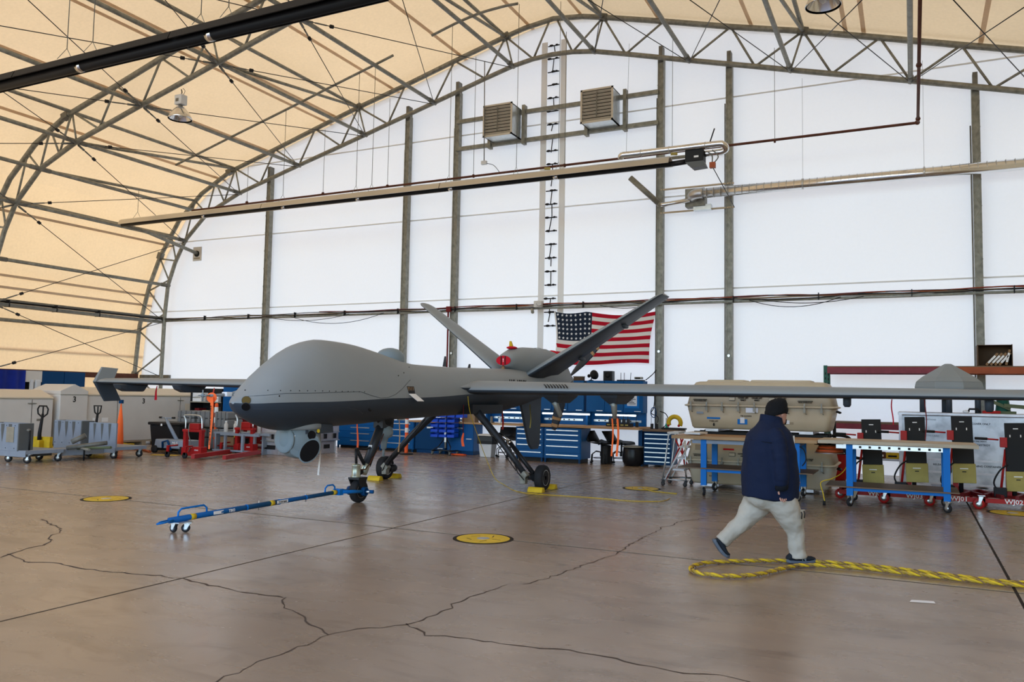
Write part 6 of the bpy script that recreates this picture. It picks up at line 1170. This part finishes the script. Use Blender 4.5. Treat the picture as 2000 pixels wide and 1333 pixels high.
# jacket
j = MB(); rings = []
for z, x0, x1, ry in ((.655,-.14,.372,.22),(.66,-.165,.392,.255),(.76,-.175,.397,.262),(.90,-.172,.395,.268),(1.02,-.165,.385,.27),(1.14,-.155,.368,.268),(1.24,-.135,.35,.262),(1.31,-.105,.328,.245),(1.36,-.065,.298,.20),(1.40,-.025,.268,.15),(1.43,.0,.245,.115),(1.47,.022,.232,.10),(1.505,.04,.215,.092)):
    c = (x0+x1)/2; r = (x1-x0)/2
    rings.append([(c+r*math.copysign(abs(cos(a))**.85,cos(a))+.004*sin(z*31+a*3), ry*math.copysign(abs(sin(a))**.85,sin(a))+.006*sin(z*23+a*4), z+(.012*sin(a*2+1) if z < .7 else 0)) for a in [2*pi*k/40 for k in range(40)]])
j.loft(rings)
j.tube(smooth([(.10,-.16,1.335),(.115,-.235,1.25),(.13,-.285,1.05),(.14,-.28,.92),(.15,-.25,.80)],5), [.088+.004*sin(i*2.9)-.0012*i for i in range(21)], 16)
j.tube(smooth([(.12,.16,1.33),(.17,.235,1.2),(.23,.26,1.06),(.32,.24,.96),(.36,.22,.91)],5), [.085+.008*sin(i*1.7)-.0012*i for i in range(21)], 16)
o = j.build('jacket','navy',pt); r = o.modifiers.new('r','REMESH'); r.mode = 'VOXEL'; r.voxel_size = .012; r.use_smooth_shade = True; s_ = o.modifiers.new('s','SMOOTH'); s_.iterations = 6; s_.factor = .6
tx = bpy.data.textures.new('folds','CLOUDS'); tx.noise_scale = .16; tx.noise_depth = 2
d_ = o.modifiers.new('d','DISPLACE'); d_.texture = tx; d_.strength = .022; d_.mid_level = .5; d_.texture_coords = 'LOCAL'
c = MB(); c.loft([[(.128+rx*cos(a), ry*sin(a), z+.018*cos(a+pi)) for a in [2*pi*k/28 for k in range(28)]] for z, rx, ry in ((1.40,.128,.118),(1.46,.118,.106),(1.50,.112,.1),(1.505,.10,.09))],0,True,False); o = c.build('collar','navy',pt); s_ = o.modifiers.new('s','SOLIDIFY'); s_.thickness = .012
c = MB(); c.lathe([(.066,0),(.07,.01),(.07,.04),(.066,.05)], (.148,-.247,.775), (-.02,-.03,.1), 18); c.build('cuff','navy_dark',pt)
MB().tube(smooth([(-.125,-.10,1.26),(0,-.255,1.24),(.1,-.275,1.23)],6), .0035, 4).build('yoke_seam','navy_dark',pt)
MB().box(.355,.372,.0,.012,.9,1.3).build('zip','steel',pt)
# trousers
q = MB(); q.ell((.12,0,.66),(.27,.215,.14),24)
q.tube(smooth([(.17,-.08,.68),(.245,-.09,.56),(.31,-.09,.42),(.345,-.085,.32),(.355,-.08,.2),(.372,-.075,.10),(.375,-.075,.055)],4), [.17,.168,.162,.155,.148,.141,.135,.128,.12,.11,.10,.093,.089,.086,.085,.083,.082,.082,.081,.083,.086,.088,.088,.087,.086], 18)
q.tube(smooth([(.05,.07,.68),(-.02,.085,.55),(-.11,.085,.43),(-.20,.085,.34),(-.30,.085,.245),(-.37,.085,.175)],4), [.17,.165,.16,.152,.145,.135,.125,.115,.106,.10,.096,.092,.09,.086,.083,.08,.08,.08,.08,.08,.08], 18)
o = q.build('trousers','khaki',pt); r = o.modifiers.new('r','REMESH'); r.mode = 'VOXEL'; r.voxel_size = .012; r.use_smooth_shade = True; s_ = o.modifiers.new('s','SMOOTH'); s_.iterations = 5; s_.factor = .6
t2 = bpy.data.textures.new('folds2','CLOUDS'); t2.noise_scale = .09; t2.noise_depth = 2
d_ = o.modifiers.new('d','DISPLACE'); d_.texture = t2; d_.strength = .028; d_.mid_level = .5; d_.texture_coords = 'LOCAL'
c = MB(); c.loft([[(.345+x,-.182+.05*abs(x)*4,z) for x in (-.07,0,.07)] for z in (.42,.56)],0,True,False,False); o = c.build('cargo_pocket','khaki',pt); s_ = o.modifiers.new('s','SOLIDIFY'); s_.thickness = .016
MB().tube([(.365,-.2,.54),(.37,-.21,.52),(.365,-.212,.47)], .006, 5).build('pocket_clip','ink',pt); MB().tube([(.395,-.195,.55),(.40,-.205,.52),(.395,-.205,.48)], .006, 5).build('pocket_clip','ink',pt)
def shoe(P, up, sole_dir, side=-1, logo=False):
    s = bpy.data.objects.new('shoe', None); COL.objects.link(s); s.parent = pt
    P = [V(p) for p in P]; rings = []; rs = []
    for i, (p, w, h) in enumerate(zip(P, (.030,.040,.043,.044,.050,.050,.044,.026), (.045,.085,.095,.078,.06,.05,.042,.022))):
        d = (P[min(i+1,7)]-P[max(i-1,0)]).normalized(); l = V((0,1,0)); u = l.cross(d).normalized(); u = u if u.dot(V(up)) > 0 else -u
        rings.append([tuple(p+l*w*cos(a)+u*(.022+h*.5+h*.5*sin(a))) for a in [2*pi*k/16 for k in range(16)]])
        rs.append([tuple(p+l*w*1.08*x+u*z) for x, z in ((-1,0),(1,0),(1.02,.03),(-1.02,.03))])
    MB().loft(rings).build('upper','shoe',s); MB().loft(rs,0,False).build('sole','sole',s,bev=.006)
    return s
shoe([(.245,-.07,.018),(.28,-.07,.006),(.33,-.07,.004),(.38,-.07,.004),(.43,-.07,.004),(.48,-.07,.006),(.53,-.07,.014),(.56,-.07,.026)], (0,0,1), None)
sp_ = shoe([(-.462,.085,.205),(-.458,.085,.180),(-.438,.085,.145),(-.415,.085,.11),(-.39,.085,.075),(-.36,.085,.042),(-.325,.085,.02),(-.29,.085,.016)], (1,0,.6), None)
text('N',.06,pt,'plane_ball',(.42,-.122,.055),(pi/2,0,0),ext=.003,name='shoe_emblem',shear=.2)
# ------------------------------------------------------------------ yellow twisted rope on the floor
cp = [(1.6,9.1),(.89,8.97),(.77,8.93),(.48,8.96),(.05,9.02),(-.41,9.07),(-.79,9.04),(-1.08,8.95),(-1.36,8.8),(-1.67,8.57),(-1.88,8.36),(-1.96,8.13),(-1.94,7.94),(-1.81,7.82),(-1.62,7.82),(-1.45,7.92),(-1.3,8.13),(-1.16,8.48),(-1.05,8.70),(-.87,8.82),(-.68,8.86),(-.4,8.90),(.05,8.86),(.47,8.83),(.76,8.82),(.88,8.83),(1.6,8.95)]
cl = smooth([(x,y,.02) for x,y in cp], 14)
rp = thing('rope', 'yellow twisted rope hose laid in a long loop on the floor below the walking person', 'rope', (cl[0].x,cl[0].y,0)); base = V((cl[0].x,cl[0].y,0))
L = [0]
for a, b in zip(cl[:-1], cl[1:]): L.append(L[-1]+(b-a).length)
for k, (m, rr_, of) in enumerate((('yellow',.0125,.009),('rope',.0125,.009),('card',.005,.018))):
    pts = []; n = int(L[-1]/.022); ii = 0
    for q_ in range(n):
        s = L[-1]*q_/n
        while L[ii+1] < s: ii += 1
        p = cl[ii].lerp(cl[ii+1], (s-L[ii])/(L[ii+1]-L[ii])); d = (cl[ii+1]-cl[ii]).normalized(); nx = V((-d.y,d.x,0)); a = s*2*pi/.17+k*2.1
        pts.append(p-base+nx*of*cos(a)+V((0,0,.004+of*sin(a)+(.004 if k < 2 else 0))))
    MB().tube(pts, rr_, 6).build('strand', m, rp)
MB().add([(0,0,.003),(.2,-.03,.003),(.22,.05,.004),(.05,.08,.003)],[(0,1,2,3)]).build('paper_scrap','white',None,'small white paper scrap on the floor at the lower right','paper',loc=(-.05,7.72,0),rz=.4)
